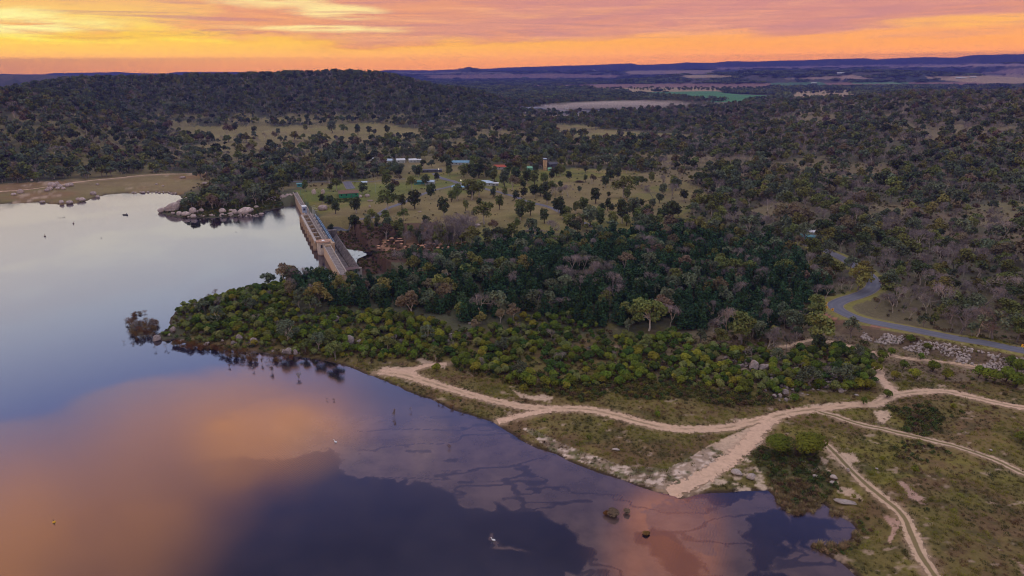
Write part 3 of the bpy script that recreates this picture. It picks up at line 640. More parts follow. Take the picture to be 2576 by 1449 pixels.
# ------------------------------------------------------------ surveyed positions of buildings, lone trees and boulders
# x, base y (survey), width, depth, wall height, roof, wall, roof form, turn (deg), name, category, label
HOUSES=[
 (1008,409,10,7,3.4,'white','pale','gable',6,'house','house','white-roofed house, the tallest pale block among the village trees'),
 (979,409,9,7,3.0,'bluewhite','pale','gable',-20,'house','house','small house with pale blue roof left of the tallest white house'),
 (932,404,9,5,2.6,'grey','pale','flat',0,'house','house','low grey-roofed house at the left end of the village'),
 (1038,408,9,6,3.0,'white','pale','gable',12,'house','house','white house with gabled roof right of the tallest white house'),
 (1054,408,5,5,3.0,'white','pale','flat',0,'garden_shed','shed','small white box shed at the right end of the upper village row'),
 (1158,414,21,8,3.0,'blue','pale','gable',-8,'long_building','building','long pale blue roofed building in the middle of the village'),
 (1086,433,22,5,2.5,'dark','dark','flat',3,'open_shelter','shelter','long low dark-fronted shelter under dense trees'),
 (1055,463,10,5,2.6,'teal','tealw','gable',0,'kiosk','kiosk','teal kiosk on the lawn beside the park road'),
 (1082,463,9,6,2.7,'bluewhite','pale','gable',-14,'cabin','cabin','pale cabin between the teal kiosk and the road junction'),
 (917,464,5,4,2.3,'bluewhite','none','shelter',4,'picnic_shelter','shelter','tiny white-topped picnic shelter on the upper lawn'),
 (1221,466,14,8,2.9,'bluewhite','pale','hip',-10,'house','house','house with pale blue hipped roof right of the park road'),
 (1246,467,6,4,2.4,'white','pale','flat',4,'garage','garage','low white garage beside the pale blue hipped house'),
 (1156,477,14,6,2.7,'blue','none','shelter',-12,'carport','carport','blue-roofed open carport beside the park road bend'),
 (1336,427,11,7,2.4,'mint','mintw','gable',0,'hall','hall','mint green hall left of the tan water tower'),
 (1386,429,6,5,2.2,'mint','mintw','gable',0,'shed','shed','mint green shed just right of the tan water tower'),
 (1390,421,10,9,4.2,'dark','dark','gable',20,'shed','shed','dark grey gabled shed behind the tan water tower'),
 (1262,425,17,8,2.9,'red','pale','gable',-5,'house','house','long house with bright red roof half hidden by trees'),
 (877,494,17,9,3.6,'brown','greenw','gable',4,'storage_shed','shed','green-walled shed with brown roof on the lawn near the dam'),
 (758,469,8,4,2.7,'teal','tealw','flat',0,'toilet_block','toilet block','teal toilet block on the grass at the far end of the dam'),
 (2029,604,9,4.2,2.7,'teal','bluew','flat',-6,'hut','hut','blue-green hut in the clearing by the car park'),
 (2034,594,6,5,3.3,'white','none','shelter',-6,'picnic_shelter','shelter','open flat-roofed shelter behind the blue-green hut')]
TOWER=(1371,428)
LONE=[(913,488,9,'d'),(711,482,10,'g'),(730,467,9,'d'),(846,480,11,'g'),(974,535,17,'w'),(811,512,7,'d'),(830,522,9,'d'),(844,538,9,'d'),(896,536,11,'d'),(1011,524,10,'g'),(1044,526,13,'d'),
 (1085,502,12,'d'),(1036,478,12,'g'),(1071,466,9,'d'),(1116,546,13,'d'),(936,562,10,'g'),(971,562,9,'g'),(1016,554,8,'g'),(891,567,9,'d'),(831,562,6,'d'),(1219,564,15,'w'),(1151,504,12,'g'),(1186,502,16,'w'),
 (974,474,15,'g'),(991,482,10,'g'),(1256,527,10,'g'),(1206,497,14,'g'),(1001,460,8,'g'),(1019,607,10,'b'),(1124,614,18,'b'),(1106,612,15,'g'),(1139,612,15,'b'),(971,597,10,'g'),(994,587,8,'g'),(1060,600,8,'b'),(1170,600,9,'b'),(1180,560,8,'b'),(1240,585,8,'g'),
 (1318,498,8,'d'),(1344,497,10,'d'),(1368,492,9,'d'),(1388,489,11,'w'),(1397,498,8,'b'),(1410,474,6,'d'),(1413,499,9,'b'),(1429,497,9,'b'),(1457,484,5,'d'),(1473,457,6,'g'),(1489,462,8,'g'),(1473,434,6,'d'),(1529,439,7,'d'),
 (1570,497,17,'g'),(1499,512,11,'d'),(1531,497,4.5,'d'),(1595,549,13,'g'),(1565,562,15,'d'),(1683,557,13,'d'),(1638,517,4.5,'d'),(1689,509,13,'b'),(1648,507,11,'b'),(1613,522,6,'d'),(1600,472,9,'g'),(1613,469,9,'g'),(1483,569,12,'g'),
 (1405,537,11,'d'),(1310,546,12,'g'),(1335,542,10,'g'),(1370,562,9,'d'),(1425,552,9,'g'),(1448,537,8,'g'),(1468,534,10,'g'),(1515,537,7,'d'),(1538,534,6,'d'),(1409,444,11,'g'),(1390,442,8,'g'),(1643,572,8,'b'),(1507,437,9,'g'),(1549,434,9,'g'),(1575,437,7,'g'),(1347,430,7,'d'),
 (1290,478,12,'g'),(1268,470,13,'g'),(1300,455,12,'d'),(1325,462,11,'d'),(1345,468,13,'g'),(1240,455,7,'d'),(1190,455,12,'d'),(1205,448,13,'d'),(1220,445,12,'g'),(1168,440,11,'g'),(1130,420,9,'d'),(1100,455,7,'d'),(1700,480,10,'g'),(1670,470,9,'b'),(1640,460,9,'g'),(1720,505,8,'d'),(1630,560,9,'g'),(1460,575,9,'g'),(1540,572,10,'g'),
 (835,335,19,'g'),(901,340,16,'d'),(864,338,16,'g'),(929,338,12,'d'),(974,338,14,'d'),(741,350,10,'d'),(806,350,12,'g'),(943,340,9,'g'),(429,332,18,'g'),(572,345,20,'g'),(500,352,14,'g'),(592,332,14,'d'),(465,352,14,'g'),(640,334,10,'d'),(700,340,10,'g'),(770,330,11,'g'),(690,352,12,'g'),(1440,345,12,'g'),(1560,350,13,'d'),(1640,352,11,'g')]
HS=hit([(h[0],h[1]) for h in HOUSES]); LS=hit([(l[0],l[1]) for l in LONE]); TW=hit([TOWER])[0]
SPECIAL=hit([(1632,832)])[0]; TWINS=hit([(1958,1140),(2035,1148)])
# ------------------------------------------------------------ leaf clouds, trunks
def leafcloud(blobs,n,size,seed,flat=.5,shell=.55,up=.25):
    rs=np.random.RandomState(seed); B=np.array(blobs,float)      # cx cy cz rx ry rz
    w=(B[:,3]*B[:,4]+B[:,4]*B[:,5]+B[:,3]*B[:,5]); w/=w.sum()
    k=rs.choice(len(B),n,p=w); d=rs.normal(size=(n,3)); d/=np.linalg.norm(d,axis=1,keepdims=True)
    d[:,2]=np.where((d[:,2]<-.35)&(rs.rand(n)<.6),-d[:,2],d[:,2])
    rr=shell+(1.05-shell)*rs.rand(n)**.6
    P=B[k,:3]+d*B[k,3:]*rr[:,None]
    nrm=d*(1-flat)+rs.normal(size=(n,3))*flat*.8; nrm[:,2]+=up; nrm/=np.linalg.norm(nrm,axis=1,keepdims=True)
    a=np.cross(nrm,rs.normal(size=(n,3))); a/=np.linalg.norm(a,axis=1,keepdims=True); b=np.cross(nrm,a)
    s=size*(.6+.9*rs.rand(n))[:,None]; s2=s*(.5+.6*rs.rand(n))[:,None]
    q=rs.normal(size=(n,1))*.25*s
    V=np.stack([P-a*s-b*s2*.7,P+a*s*.9-b*s2+nrm*q,P+a*s*.6+b*s2,P-a*s*.8+b*s2*.9-nrm*q],1).reshape(-1,3)
    V[:,2]=np.maximum(V[:,2],.05)
    return V,np.arange(4*n).reshape(n,4)
def tubes(paths,n=5):
    mb=MB()
    for P,R in paths: mb.tube(P,R,n,cap=False)
    return np.array([tuple(v) for v in mb.v]),np.array(mb.f)
def bend(p0,p1,rs,k=4,j=.08):
    p0=np.array(p0,float); p1=np.array(p1,float); L=np.linalg.norm(p1-p0)
    return [p0+(p1-p0)*t+(rs.normal(size=3)*L*j*(0 if t in(0,1) else 1)) for t in np.linspace(0,1,k)]
def leafmat(name,col,rand=.30,hue=.05,var=.30):
    return mat(name,col,.9,var,1.1,obj=True,rand=rand,hue=hue,spec=.08)
LM={'bright green':leafmat('leaf bright green',(.100,.130,.017)),'yellow-green':leafmat('leaf yellow green',(.165,.160,.020)),'deep green':leafmat('leaf deep green',(.046,.074,.015)),
 'olive':leafmat('leaf olive',(.132,.148,.046)),'grey-green':leafmat('leaf grey green',(.108,.132,.080)),'russet':leafmat('leaf russet',(.155,.118,.076)),'dark':leafmat('leaf dark',(.060,.078,.034)),'yellowish':leafmat('leaf yellowish',(.150,.140,.042)),
 'pine':leafmat('leaf cypress',(.028,.066,.028)),'twig':leafmat('twig mauve',(.205,.170,.172),var=.3),'brown':leafmat('leaf flooded brown',(.13,.065,.022)),'tan':leafmat('reed tan',(.26,.19,.10))}
M_BARK=mat('bark pale',(.42,.35,.29),.8,.3,2,obj=True); M_BARKD=mat('bark dark',(.075,.055,.045),.9,.3,2,obj=True); M_BARKG=mat('bark grey',(.20,.165,.155),.9,.3,2,obj=True)
# each builder gives (trunkV,trunkF,crownV,crownF) for a tree of unit height 1
def g_wattle(seed,nf):
    rs=np.random.RandomState(seed); bl=[]
    for i in range(rs.randint(4,7)):
        a=rs.rand()*6.28; r=.12+rs.rand()**.5*.22; s=.17+.10*rs.rand(); bl.append((math.cos(a)*r,math.sin(a)*r,.66+.12*rs.rand()-r*.5,s,s,s*.9))
    bl+=[(0,0,.60,.33,.33,.36),(0,0,.60,.33,.33,.36)]
    cv=leafcloud(bl,nf,.058*(420/nf)**.5,seed,.28,.80,.2)
    tp=[(bend((0,0,-.06),(b[0]*.7,b[1]*.7,b[2]-.1),rs,3,.05),[.03,.022,.012]) for b in bl[:4]]
    return (*tubes(tp,4),*cv)
def g_gum(seed,nf,spread=1.0,bl_n=None,lean=.0,ls=1.0):
    rs=np.random.RandomState(seed); n=bl_n or rs.randint(5,9); fork=.28+.14*rs.rand(); bl=[]; tp=[]
    fx=rs.normal(size=2)*.03+lean; f=np.array([fx[0],fx[1],fork]); tp.append((bend((0,0,-.05),f,rs,4,.03),[.034,.030,.026,.022]))
    for i in range(n):
        a=i/n*6.28+rs.rand()*.9; r=(.07+.21*rs.rand())*spread; z=.52+.38*rs.rand()-r*.2
        s=.115+.085*rs.rand(); c=(math.cos(a)*r+f[0],math.sin(a)*r+f[1],z); bl.append((*c,s*1.1,s*1.1,s*1.0))
        st=f if rs.rand()<.7 else f*.8
        pth=bend(st,(c[0],c[1],c[2]),rs,4,.06); tp.append((pth,[.018,.013,.009,.004]))
        if rs.rand()<.6:
            a2=a+rs.normal()*.7; c2=(c[0]+math.cos(a2)*.13,c[1]+math.sin(a2)*.13,c[2]-.10*rs.rand()); bl.append((*c2,s*.8,s*.8,s*.7))
            tp.append((bend(pth[2],c2,rs,3,.05),[.009,.006,.003]))
    bl.append((f[0],f[1],.80+.08*rs.rand(),.15*spread,.15*spread,.12))
    return (*tubes(tp,5),*leafcloud(bl,nf,.036*ls*(600/nf)**.5,seed,.6,.35))
def g_full(seed,nf):
    rs=np.random.RandomState(seed); bl=[]; tp=[]; n=rs.randint(8,12); tp.append((bend((0,0,-.04),(.02,.01,.5),rs,4,.03),[.034,.028,.02,.012]))
    for i in range(n):
        z=.34+.56*i/(n-1); R=.26*math.sin(PI*min(1,(z-.10)/.95))+.04; a=i*2.4+rs.rand(); r=R*(.35+.5*rs.rand()); s=.12+.07*rs.rand()
        c=(math.cos(a)*r,math.sin(a)*r,z); bl.append((*c,s,s,s*.85)); tp.append((bend((.01,0,max(.2,z-.25)),c,rs,3,.05),[.014,.009,.004]))
    bl.append((0,0,.62,.19,.19,.24)); return (*tubes(tp,5),*leafcloud(bl,nf,.040*(600/nf)**.5,seed,.5,.5))
def g_cyp(seed,nf):
    rs=np.random.RandomState(seed); bl=[]
    for k in range(rs.randint(1,4)):
        ox,oy=(rs.normal(size=2)*.09 if k else (0,0)); top=1-.18*k*rs.rand()
        for z in np.linspace(.16,top-.08,5):
            r=.24*(1-((z-.12)/(top))**1.3)+.05; bl.append((ox+rs.normal()*.03,oy+rs.normal()*.03,z,r,r,.14))
    return (*tubes([([(0,0,-.05),(0,0,.4),(.01,0,.9)],[.03,.02,.006])],5),*leafcloud(bl,nf,.040*(500/nf)**.5,seed,.5,.55))
def g_bare(seed,nf,twig=True):
    rs=np.random.RandomState(seed); tp=[]; tips=[]
    def grow(p,d,L,r,dep):
        q=p+d*L; tp.append((bend(p,q,rs,3,.05),[r,r*.85,r*.65]))
        if dep==0: tips.append(q); return
        for i in range(rs.randint(2,4)):
            nd=d+rs.normal(size=3)*.48; nd[2]+=.12; nd/=np.linalg.norm(nd); grow(q,nd,L*(.62+.2*rs.rand()),r*.6,dep-1)
    for i in range(1):
        d=np.array([rs.normal()*.2,rs.normal()*.2,1.]); d/=np.linalg.norm(d); grow(np.array([0,0,-.04]),d,.34,.024,3)
    T=np.array(tips); z=T[:,2].max(); tp=[([np.array(p)/z*.97 for p in P],[r for r in R]) for P,R in tp]; T=T/z*.97
    # fine twigs: slivers around the branch ends
    n=nf; k=rs.choice(len(T),n); P=T[k]+rs.normal(size=(n,3))*.07; P[:,2]=np.clip(P[:,2],.12,1)
    d=rs.normal(size=(n,3)); d[:,2]=np.abs(d[:,2])+.5; d/=np.linalg.norm(d,axis=1,keepdims=True); a=np.cross(d,rs.normal(size=(n,3))); a/=np.linalg.norm(a,axis=1,keepdims=True)
    L=.035+.05*rs.rand(n,1); w=.0055*np.ones((n,1))
    V=np.stack([P-d*L-a*w,P-d*L+a*w,P+d*L+a*w*.3,P+d*L-a*w*.3],1).reshape(-1,3)
    return (*tubes(tp,4),V,np.arange(4*n).reshape(n,4))
# variants: kind -> list of dicts(trunk mesh, crown mesh, merged mesh object, colour word)
VAR={}
def add_variant(kind,word,geo,leaf,bark,geo_low=None):
    tv,tf,cv,cf=geo
    tm=mkmesh(kind+'_trunk',tv,tf,bark,True); cm=mkmesh(kind+'_crown',cv,cf,leaf)
    lv=geo_low or geo; tv,tf,cv,cf=lv
    mm=mkmesh(kind+'_whole',np.vstack([tv,cv]),np.vstack([tf,cf+len(tv)]),[bark,leaf],False,np.r_[np.zeros(len(tf)),np.ones(len(cf))])
    VAR.setdefault(kind,[]).append(dict(trunk=tm,crown=cm,whole=D.objects.new(kind+'_whole',mm),word=word))
for i,w in enumerate(['bright green','yellow-green','deep green','bright green','deep green','olive']):
    add_variant('wattle_shrub',w,g_wattle(10+i,640),LM[w],M_BARKD,g_wattle(10+i,330))
for i,w in enumerate(['olive','grey-green','grey-green','olive','dark','yellowish','russet','grey-green']):
    add_variant('gum_tree',w,g_gum(30+i,820,1.0+.15*(i%3)),LM[w],M_BARK if i%2==0 else M_BARKG,g_gum(30+i,340,1.0+.15*(i%3),None,.0,1.25))
for i,w in enumerate(['dark','olive','dark','grey-green','olive','dark']): add_variant('full_gum',w,g_full(45+i*3,900),LM[w],M_BARKD if i%2 else M_BARK)
for i in range(4): add_variant('cypress_pine','pine',g_cyp(50+i,680),LM['pine'],M_BARKD,g_cyp(50+i,300))
for i in range(4): add_variant('bare_tree','twig',g_bare(60+i,420),LM['twig'],M_BARKG if i%2 else M_BARK,g_bare(60+i,240))
# ------------------------------------------------------------ placing plants
def lookup(grid,x,y):
    r=np.hypot(x,y); a=np.arctan2(x,y)
    i=np.clip(np.searchsorted(RR,r),0,NR-1); j=np.clip(np.round((a-TH[0])/(TH[1]-TH[0])).astype(int),0,NT_-1); return grid[i,j]
RS=np.random.RandomState(7)
def jgrid(x0,x1,y0,y1,s,j=.85,rs=RS):
    X,Y=np.meshgrid(np.arange(x0,x1,s),np.arange(y0,y1,s)); return (X+(rs.rand(*X.shape)-.5)*s*j*1.6).ravel(),(Y+(rs.rand(*X.shape)-.5)*s*j*1.6).ravel()
def inwedge(x,y,deg=50): return (np.abs(np.degrees(np.arctan2(x,y)))<deg)&(y>0)
WATTLE=[(380,830),(430,760),(500,745),(640,712),(700,705),(760,790),(860,782),(960,790),(1050,800),(1150,835),(1230,840),(1330,795),(1480,800),(1560,845),(1680,835),(1760,880),(1880,870),(1960,905),(2040,885),(2110,880),(2160,885),(2218,930),(2212,972),(2150,985),(2000,985),(1900,1000),(1800,985),(1640,962),(1500,975),(1370,975),(1290,962),(1240,945),(1130,925),(1080,905),(960,915),(850,905),(700,893),(560,880),(440,853),(385,845)]
LOWSH=[(1130,925),(1240,940),(1370,965),(1500,960),(1640,950),(1800,975),(1900,995),(1990,1000),(1860,1030),(1740,1005),(1560,1000),(1400,1000),(1330,985),(1230,950)]
DARKW=[(720,722),(745,692),(780,690),(850,700),(900,690),(1000,655),(1100,655),(1180,650),(1280,615),(1420,605),(1520,595),(1640,595),(1740,600),(1850,605),(1960,620),(2060,690),(2090,760),(2030,800),(1960,840),(1880,850),(1760,845),(1640,830),(1520,835),(1400,800),(1300,792),(1180,820),(1060,795),(900,780),(800,770),(750,745)]
ISLET=[(395,530),(450,508),(470,495),(560,490),(700,490),(712,520),(668,532),(640,540),(570,545),(470,548)]
DAMGAP=[(712,455),(770,455),(800,500),(860,570),(905,690),(860,705),(800,600),(740,540),(712,520)]
CLIFF=[(712,478),(745,478),(750,522),(712,524)]
QUARRY=[(1290,273),(1400,268),(1620,269),(1760,266),(1880,258),(1900,262),(1800,273),(1700,276),(1600,280),(1490,288),(1380,286),(1310,282)]
GREENF=[(1560,229),(1790,227),(1850,236),(1940,240),(2160,222),(2170,252),(2030,257),(1940,257),(1850,266),(1780,261),(1700,248)]
BEND=[(2040,768),(2085,745),(2150,740),(2162,776),(2235,800),(2330,826),(2290,848),(2150,852),(2050,818)]
CLEAR=[BEND,QUARRY,GREENF,PARK,*GLADES[:4],SHORE,CLIFF,DAMGAP]
ROCKYBANK=[(830,556),(900,560),(1010,600),(1180,612),(1230,640),(1100,655),(960,655),(900,690),(870,640),(840,590)]
dR_g,dt_g=dR,dt
PR=np.full(GX.shape,99.0)
_m=np.hypot(GX,GY)<1200
for pts,w in PARKROADS:
    L=smooth_line(hit(pts)[:,:2],6); PR[_m]=np.minimum(PR[_m],dist_line(GX[_m],GY[_m],L)-w/2)
KEEP=[(h[0],h[1],max(q[2],q[3])*.62+2) for h,q in zip(HS,HOUSES)]+[(TW[0],TW[1],5),(SPECIAL[0],SPECIAL[1],8)]    # circles kept free of plants
# keep the view side of each building open
for h,q in zip(HS,HOUSES):
    u=np.array([h[0],h[1]])/np.hypot(h[0],h[1])
    if q[9]=='hut' or q[0]==2034: continue
    for k in range(1,6 if q[1]<440 else 3): KEEP.append((h[0]-u[0]*9*k,h[1]-u[1]*9*k,max(6,q[2]*.4) if q[1]<440 else 7))
for k in range(7): KEEP.append((TW[0]*(1-.012*k),TW[1]*(1-.012*k),7))
def free(x,y,margin=1.5,trk=True):
    ok=(SDF(x,y)>margin)&(lookup(dR_g,x,y)>np.where(np.hypot(x,y)>345,3.9,5.5))&(lookup(PR,x,y)>2.5)
    if trk: ok&=(lookup(dt_g,x,y)>1.2)
    s,t=dam_st(x,y); ok&=~((s>-12)&(s<295)&(t>-8)&(t<38))
    for kx,ky,kr in KEEP: ok&=(x-kx)**2+(y-ky)**2>kr*kr
    return ok
PL={k:[] for k in ('wattle_shrub','gum_tree','cypress_pine','bare_tree','full_gum')}
def put(kind,x,y,h,word=None):
    x=np.atleast_1d(x); 
    if len(x)==0: return
    y=np.atleast_1d(y); h=np.broadcast_to(h,x.shape); vs=VAR[kind]
    if word is None: v=RS.randint(0,len(vs),len(x))
    else:
        ids=[i for i,q in enumerate(vs) if q['word'] in (word if isinstance(word,tuple) else (word,))]; v=np.array(ids)[RS.randint(0,len(ids),len(x))]
    PL[kind].append(np.stack([x,y,h,v],-1))
def anyin(px,py,polys):
    c=np.zeros(px.shape,bool)
    for p in polys: c|=inpoly(px,py,p)
    return c
def P_of(x,y): return proj(x,y,np.maximum(H(x,y),0))
def plant_all():
    # wattle thicket on the near point
    x,y=jgrid(-170,260,170,430,2.4); px,py=P_of(x,y)
    n=fbm(x/16,y/16,301); n2=fbm(x/55,y/55,302)
    dens=.95-ss(n,.56,.68)*.75
    k=inpoly(px+(n-.5)*50,py+(fbm(x/9,y/9,303)-.5)*26,WATTLE)&free(x,y,1.8)&(RS.rand(len(x))<dens)
    x,y,px,py,n2=x[k],y[k],px[k],py[k],n2[k]; r=RS.rand(len(x)); hh=1.6+3.3*RS.rand(len(x))**1.4
    edge=SDF(x,y)<9
    w=(r<.91); hh=hh*.92; put('wattle_shrub',x[w&~edge],y[w&~edge],hh[w&~edge])
    put('wattle_shrub',x[w&edge],y[w&edge],hh[w&edge]*.75,('olive','yellow-green','bright green'))
    b=(r>=.91)&(r<.955); put('bare_tree',x[b],y[b],hh[b]*1.1)
    b=(r>=.988); put('gum_tree',x[b],y[b],6+4*RS.rand(b.sum()),('olive','grey-green'))
    # dark cypress wood behind it
    x,y=jgrid(-190,330,250,560,5.0); px,py=P_of(x,y); n=fbm(x/22,y/22,311)
    k=inpoly(px+(n-.5)*60,py+(n-.5)*40,DARKW)&free(x,y,3); x,y,n=x[k],y[k],n[k]; r=RS.rand(len(x)); hh=5.5+4.5*RS.rand(len(x))
    cut=.74+(n-.5)*.8
    c=r<cut; put('cypress_pine',x[c],y[c],hh[c])
    b=(r>=cut)&(r<cut+(1-cut)*.62); put('gum_tree',x[b],y[b],hh[b]*1.15,('olive','grey-green','yellowish','russet'))
    b=(r>=cut+(1-cut)*.62); put('bare_tree',x[b],y[b],hh[b]*1.05)
    x,y=jgrid(60,220,225,330,5.4); px,py=P_of(x,y); k=inpoly(px,py,[(1780,858),(1900,842),(2010,826),(2110,836),(2170,850),(2165,905),(2090,900),(2040,912),(1960,905),(1880,880)])&free(x,y,2)&(RS.rand(len(x))<.62); x,y=x[k],y[k]; r=RS.rand(len(x)); hh=5+5.5*RS.rand(len(x))
    put('gum_tree',x[r<.5],y[r<.5],hh[r<.5],('olive','grey-green','yellowish')); put('bare_tree',x[(r>=.5)&(r<.72)],y[(r>=.5)&(r<.72)],hh[(r>=.5)&(r<.72)]*.8); put('full_gum',x[r>=.72],y[r>=.72],hh[r>=.72]*.7)
    # low olive scrub and lone bright shrubs on the grass
    lone=[(1655,1050,2.4),(1690,1085,0),(1585,1062,0),(1830,1085,0),(2230,1000,3),(2172,1018,3),(1145,920,4),(1170,925,4),(1200,935,4.2),(1390,955,4),(1320,985,3),(1516,965,3.2),(1328,952,4.5),(1100,935,3.5),(1320,965,5),(1335,975,5),(2270,930,4),(2300,955,4.5),(2345,935,4.5),(2380,955,4.5),(2460,950,5),(2480,958,5),(2500,965,5.5),(2530,960,6),(2555,975,6),(2560,940,6),(2540,925,5),(2250,955,3.5),(2395,1028,2),(2300,1190,2.6),(2570,1112,3.5),(2220,1160,1.6),(2030,960,4),(2060,975,4),(2140,950,4.5),(2170,965,4.5),(1980,975,4),(2000,1010,3),(2200,935,4),(2120,985,3.5),(1480,1105,1.6),(1370,1060,1.2),(2240,895,3.5),(2330,880,3),(2215,905,4),(2315,905,3),(2290,862,3.5),(2440,1000,0)]
    lone=[l for l in lone if l[2]>0]; q=hit([(a,b) for a,b,_ in lone])
    put('wattle_shrub',q[:,0],q[:,1],np.array([l[2] for l in lone]),('bright green','yellow-green'))
    # gum woodland everywhere else on land
    for (r0,r1,s,hs) in ((240,950,7.6,1.0),(950,1500,9.0,1.05),(1500,2700,11.0,1.1)):
        x,y=jgrid(-r1*.82,r1*.82,r0*.5,r1,s); R=np.hypot(x,y); k=inwedge(x,y,47)&(R>r0)&(R<r1); x,y=x[k],y[k]
        px,py=P_of(x,y); n=fbm(x/45,y/45,321); n2=fbm(x/13,y/13,322)
        jx=px+(n2-.5)*30; jy=py+(n2-.5)*12
        ok=free(x,y,7)&(SDF(x,y)>14)&~anyin(jx,jy,CLEAR)&~inpoly(px,py,DARKW)&~inpoly(px,py,WATTLE)&~inpoly(px,py,LOWSH)&~inpoly(px,py,ROCKYBANK)
        # open grass near the bay: nothing below the bush track except the wood left of the road
        ok&=~((py>835+ (px-2000)*.05)&(px>2080))&~(py>905)&~((px>1940)&(py>880))
        ok&=~((px<760)&(py>470)&(py<560)&(SDF(x,y)<22))
        dens=np.where(px>1700,.74+.5*(n-.4),.92)+np.where((px>2000)&(py<640),-.12,0); dens=np.where((px>2150)&(py>560),.86,dens); dens=np.where((px>430)&(px<1250)&(py>290)&(py<440),.62,dens)
        gl=fbm(x/85,y/85,333,3); dens=dens*(1-.72*ss(gl,.56,.66)*np.where((px<1300)&(np.hypot(x,y)>1330),0,1)); dens=dens*np.where(anyin(px,py,GLADES[4:]),.3,1); dens=np.where((px<1350)&(py>285)&(py<440),dens*.72,dens)
        ok&=RS.rand(len(x))<dens
        x,y,px,py,n=x[ok],y[ok],px[ok],py[ok],n[ok]; q=RS.rand(len(x)); hh=(5.5+9.5*RS.rand(len(x))**1.5)*hs
        grey=np.where((px>2180)&(py>560),.48+(n-.5)*.8,np.where((px>1650)&(py<900),.24+(n-.5)*1.2,.11))
        hill=(np.hypot(x,y)>1400)&(px<1250)&(n>.36); g=q>grey; a=g&(q<.93)&~hill; put('gum_tree',x[a],y[a],hh[a]); a=g&(q<.93)&hill; put('gum_tree',x[a],y[a],hh[a],('grey-green','dark','olive'))  # darker, greyer gums on the main hill put relief shading into leaf colour
        put('gum_tree',x[g&(q>=.93)],y[g&(q>=.93)],hh[g&(q>=.93)]*.8,'dark')
        b=~g; put('bare_tree',x[b],y[b],hh[b]*.92)
    # extra trees among the houses, on the lawns and along the river bank
    x,y=jgrid(-220,330,380,1150,10.5); px,py=P_of(x,y); n=fbm(x/35,y/35,331); ok=free(x,y,4)&(inpoly(px,py,PARK)|inpoly(px,py,GLADES[0]))
    dens=np.where((px>880)&(px<1360)&(py<448),.62,np.where((px>1180)&(px<1420)&(py<520),.30,np.where((px>1400)&(py>545),.5,.07)))*(.35+1.4*n*(n>.42)); ok&=RS.rand(len(x))<dens
    m=ok.sum(); put('full_gum',x[ok],y[ok],6.5+6*RS.rand(m))
    x,y=jgrid(-150,60,390,560,5.0); px,py=P_of(x,y); ok=free(x,y,3)&inpoly(px,py,[(822,560),(900,556),(1000,572),(1120,590),(1190,604),(1180,616),(1060,606),(1000,600),(900,590),(840,580)])&(RS.rand(len(x))<.6); m=ok.sum(); put('full_gum',x[ok],y[ok],3.5+4.5*RS.rand(m))
    x,y=jgrid(-60,120,380,470,6.0); px,py=P_of(x,y); ok=free(x,y,3)&inpoly(px,py,[(1085,575),(1170,570),(1200,600),(1170,622),(1080,622)])&(RS.rand(len(x))<.7); m=ok.sum(); put('bare_tree',x[ok],y[ok],8+7*RS.rand(m))
    # the tree line beyond the green field and the wood behind the quarry
    for poly,n_,h0 in (([(1288,226),(1500,225),(1800,223),(2000,226),(2200,232),(2576,228),(2576,236),(2200,240),(1900,240),(1780,231),(1500,232),(1288,233)],700,12),([(2030,247),(2180,252),(2150,262),(1960,262)],90,12)):
        pl=np.array(poly,float); pp=pl.min(0)+RS.rand(n_*5,2)*(pl.max(0)-pl.min(0)); pp=pp[inpoly(pp[:,0],pp[:,1],poly)][:n_]; g_=gp(pp,2.0); r_=np.hypot(g_[:,0],g_[:,1]); g_=g_[r_<9000]; put('gum_tree',g_[:,0],g_[:,1],h0*(.8+.6*RS.rand(len(g_))),('dark','olive'))
    x,y=jgrid(-300,1300,2250,3900,17); px,py=P_of(x,y); ok=inpoly(px,py,[(1200,240),(1288,237),(1520,236),(1700,243),(1790,257),(1760,264),(1640,268),(1480,264),(1330,263),(1200,262)])&(RS.rand(len(x))<.8); m=ok.sum(); put('gum_tree',x[ok],y[ok],10+6*RS.rand(m))
plant_all()
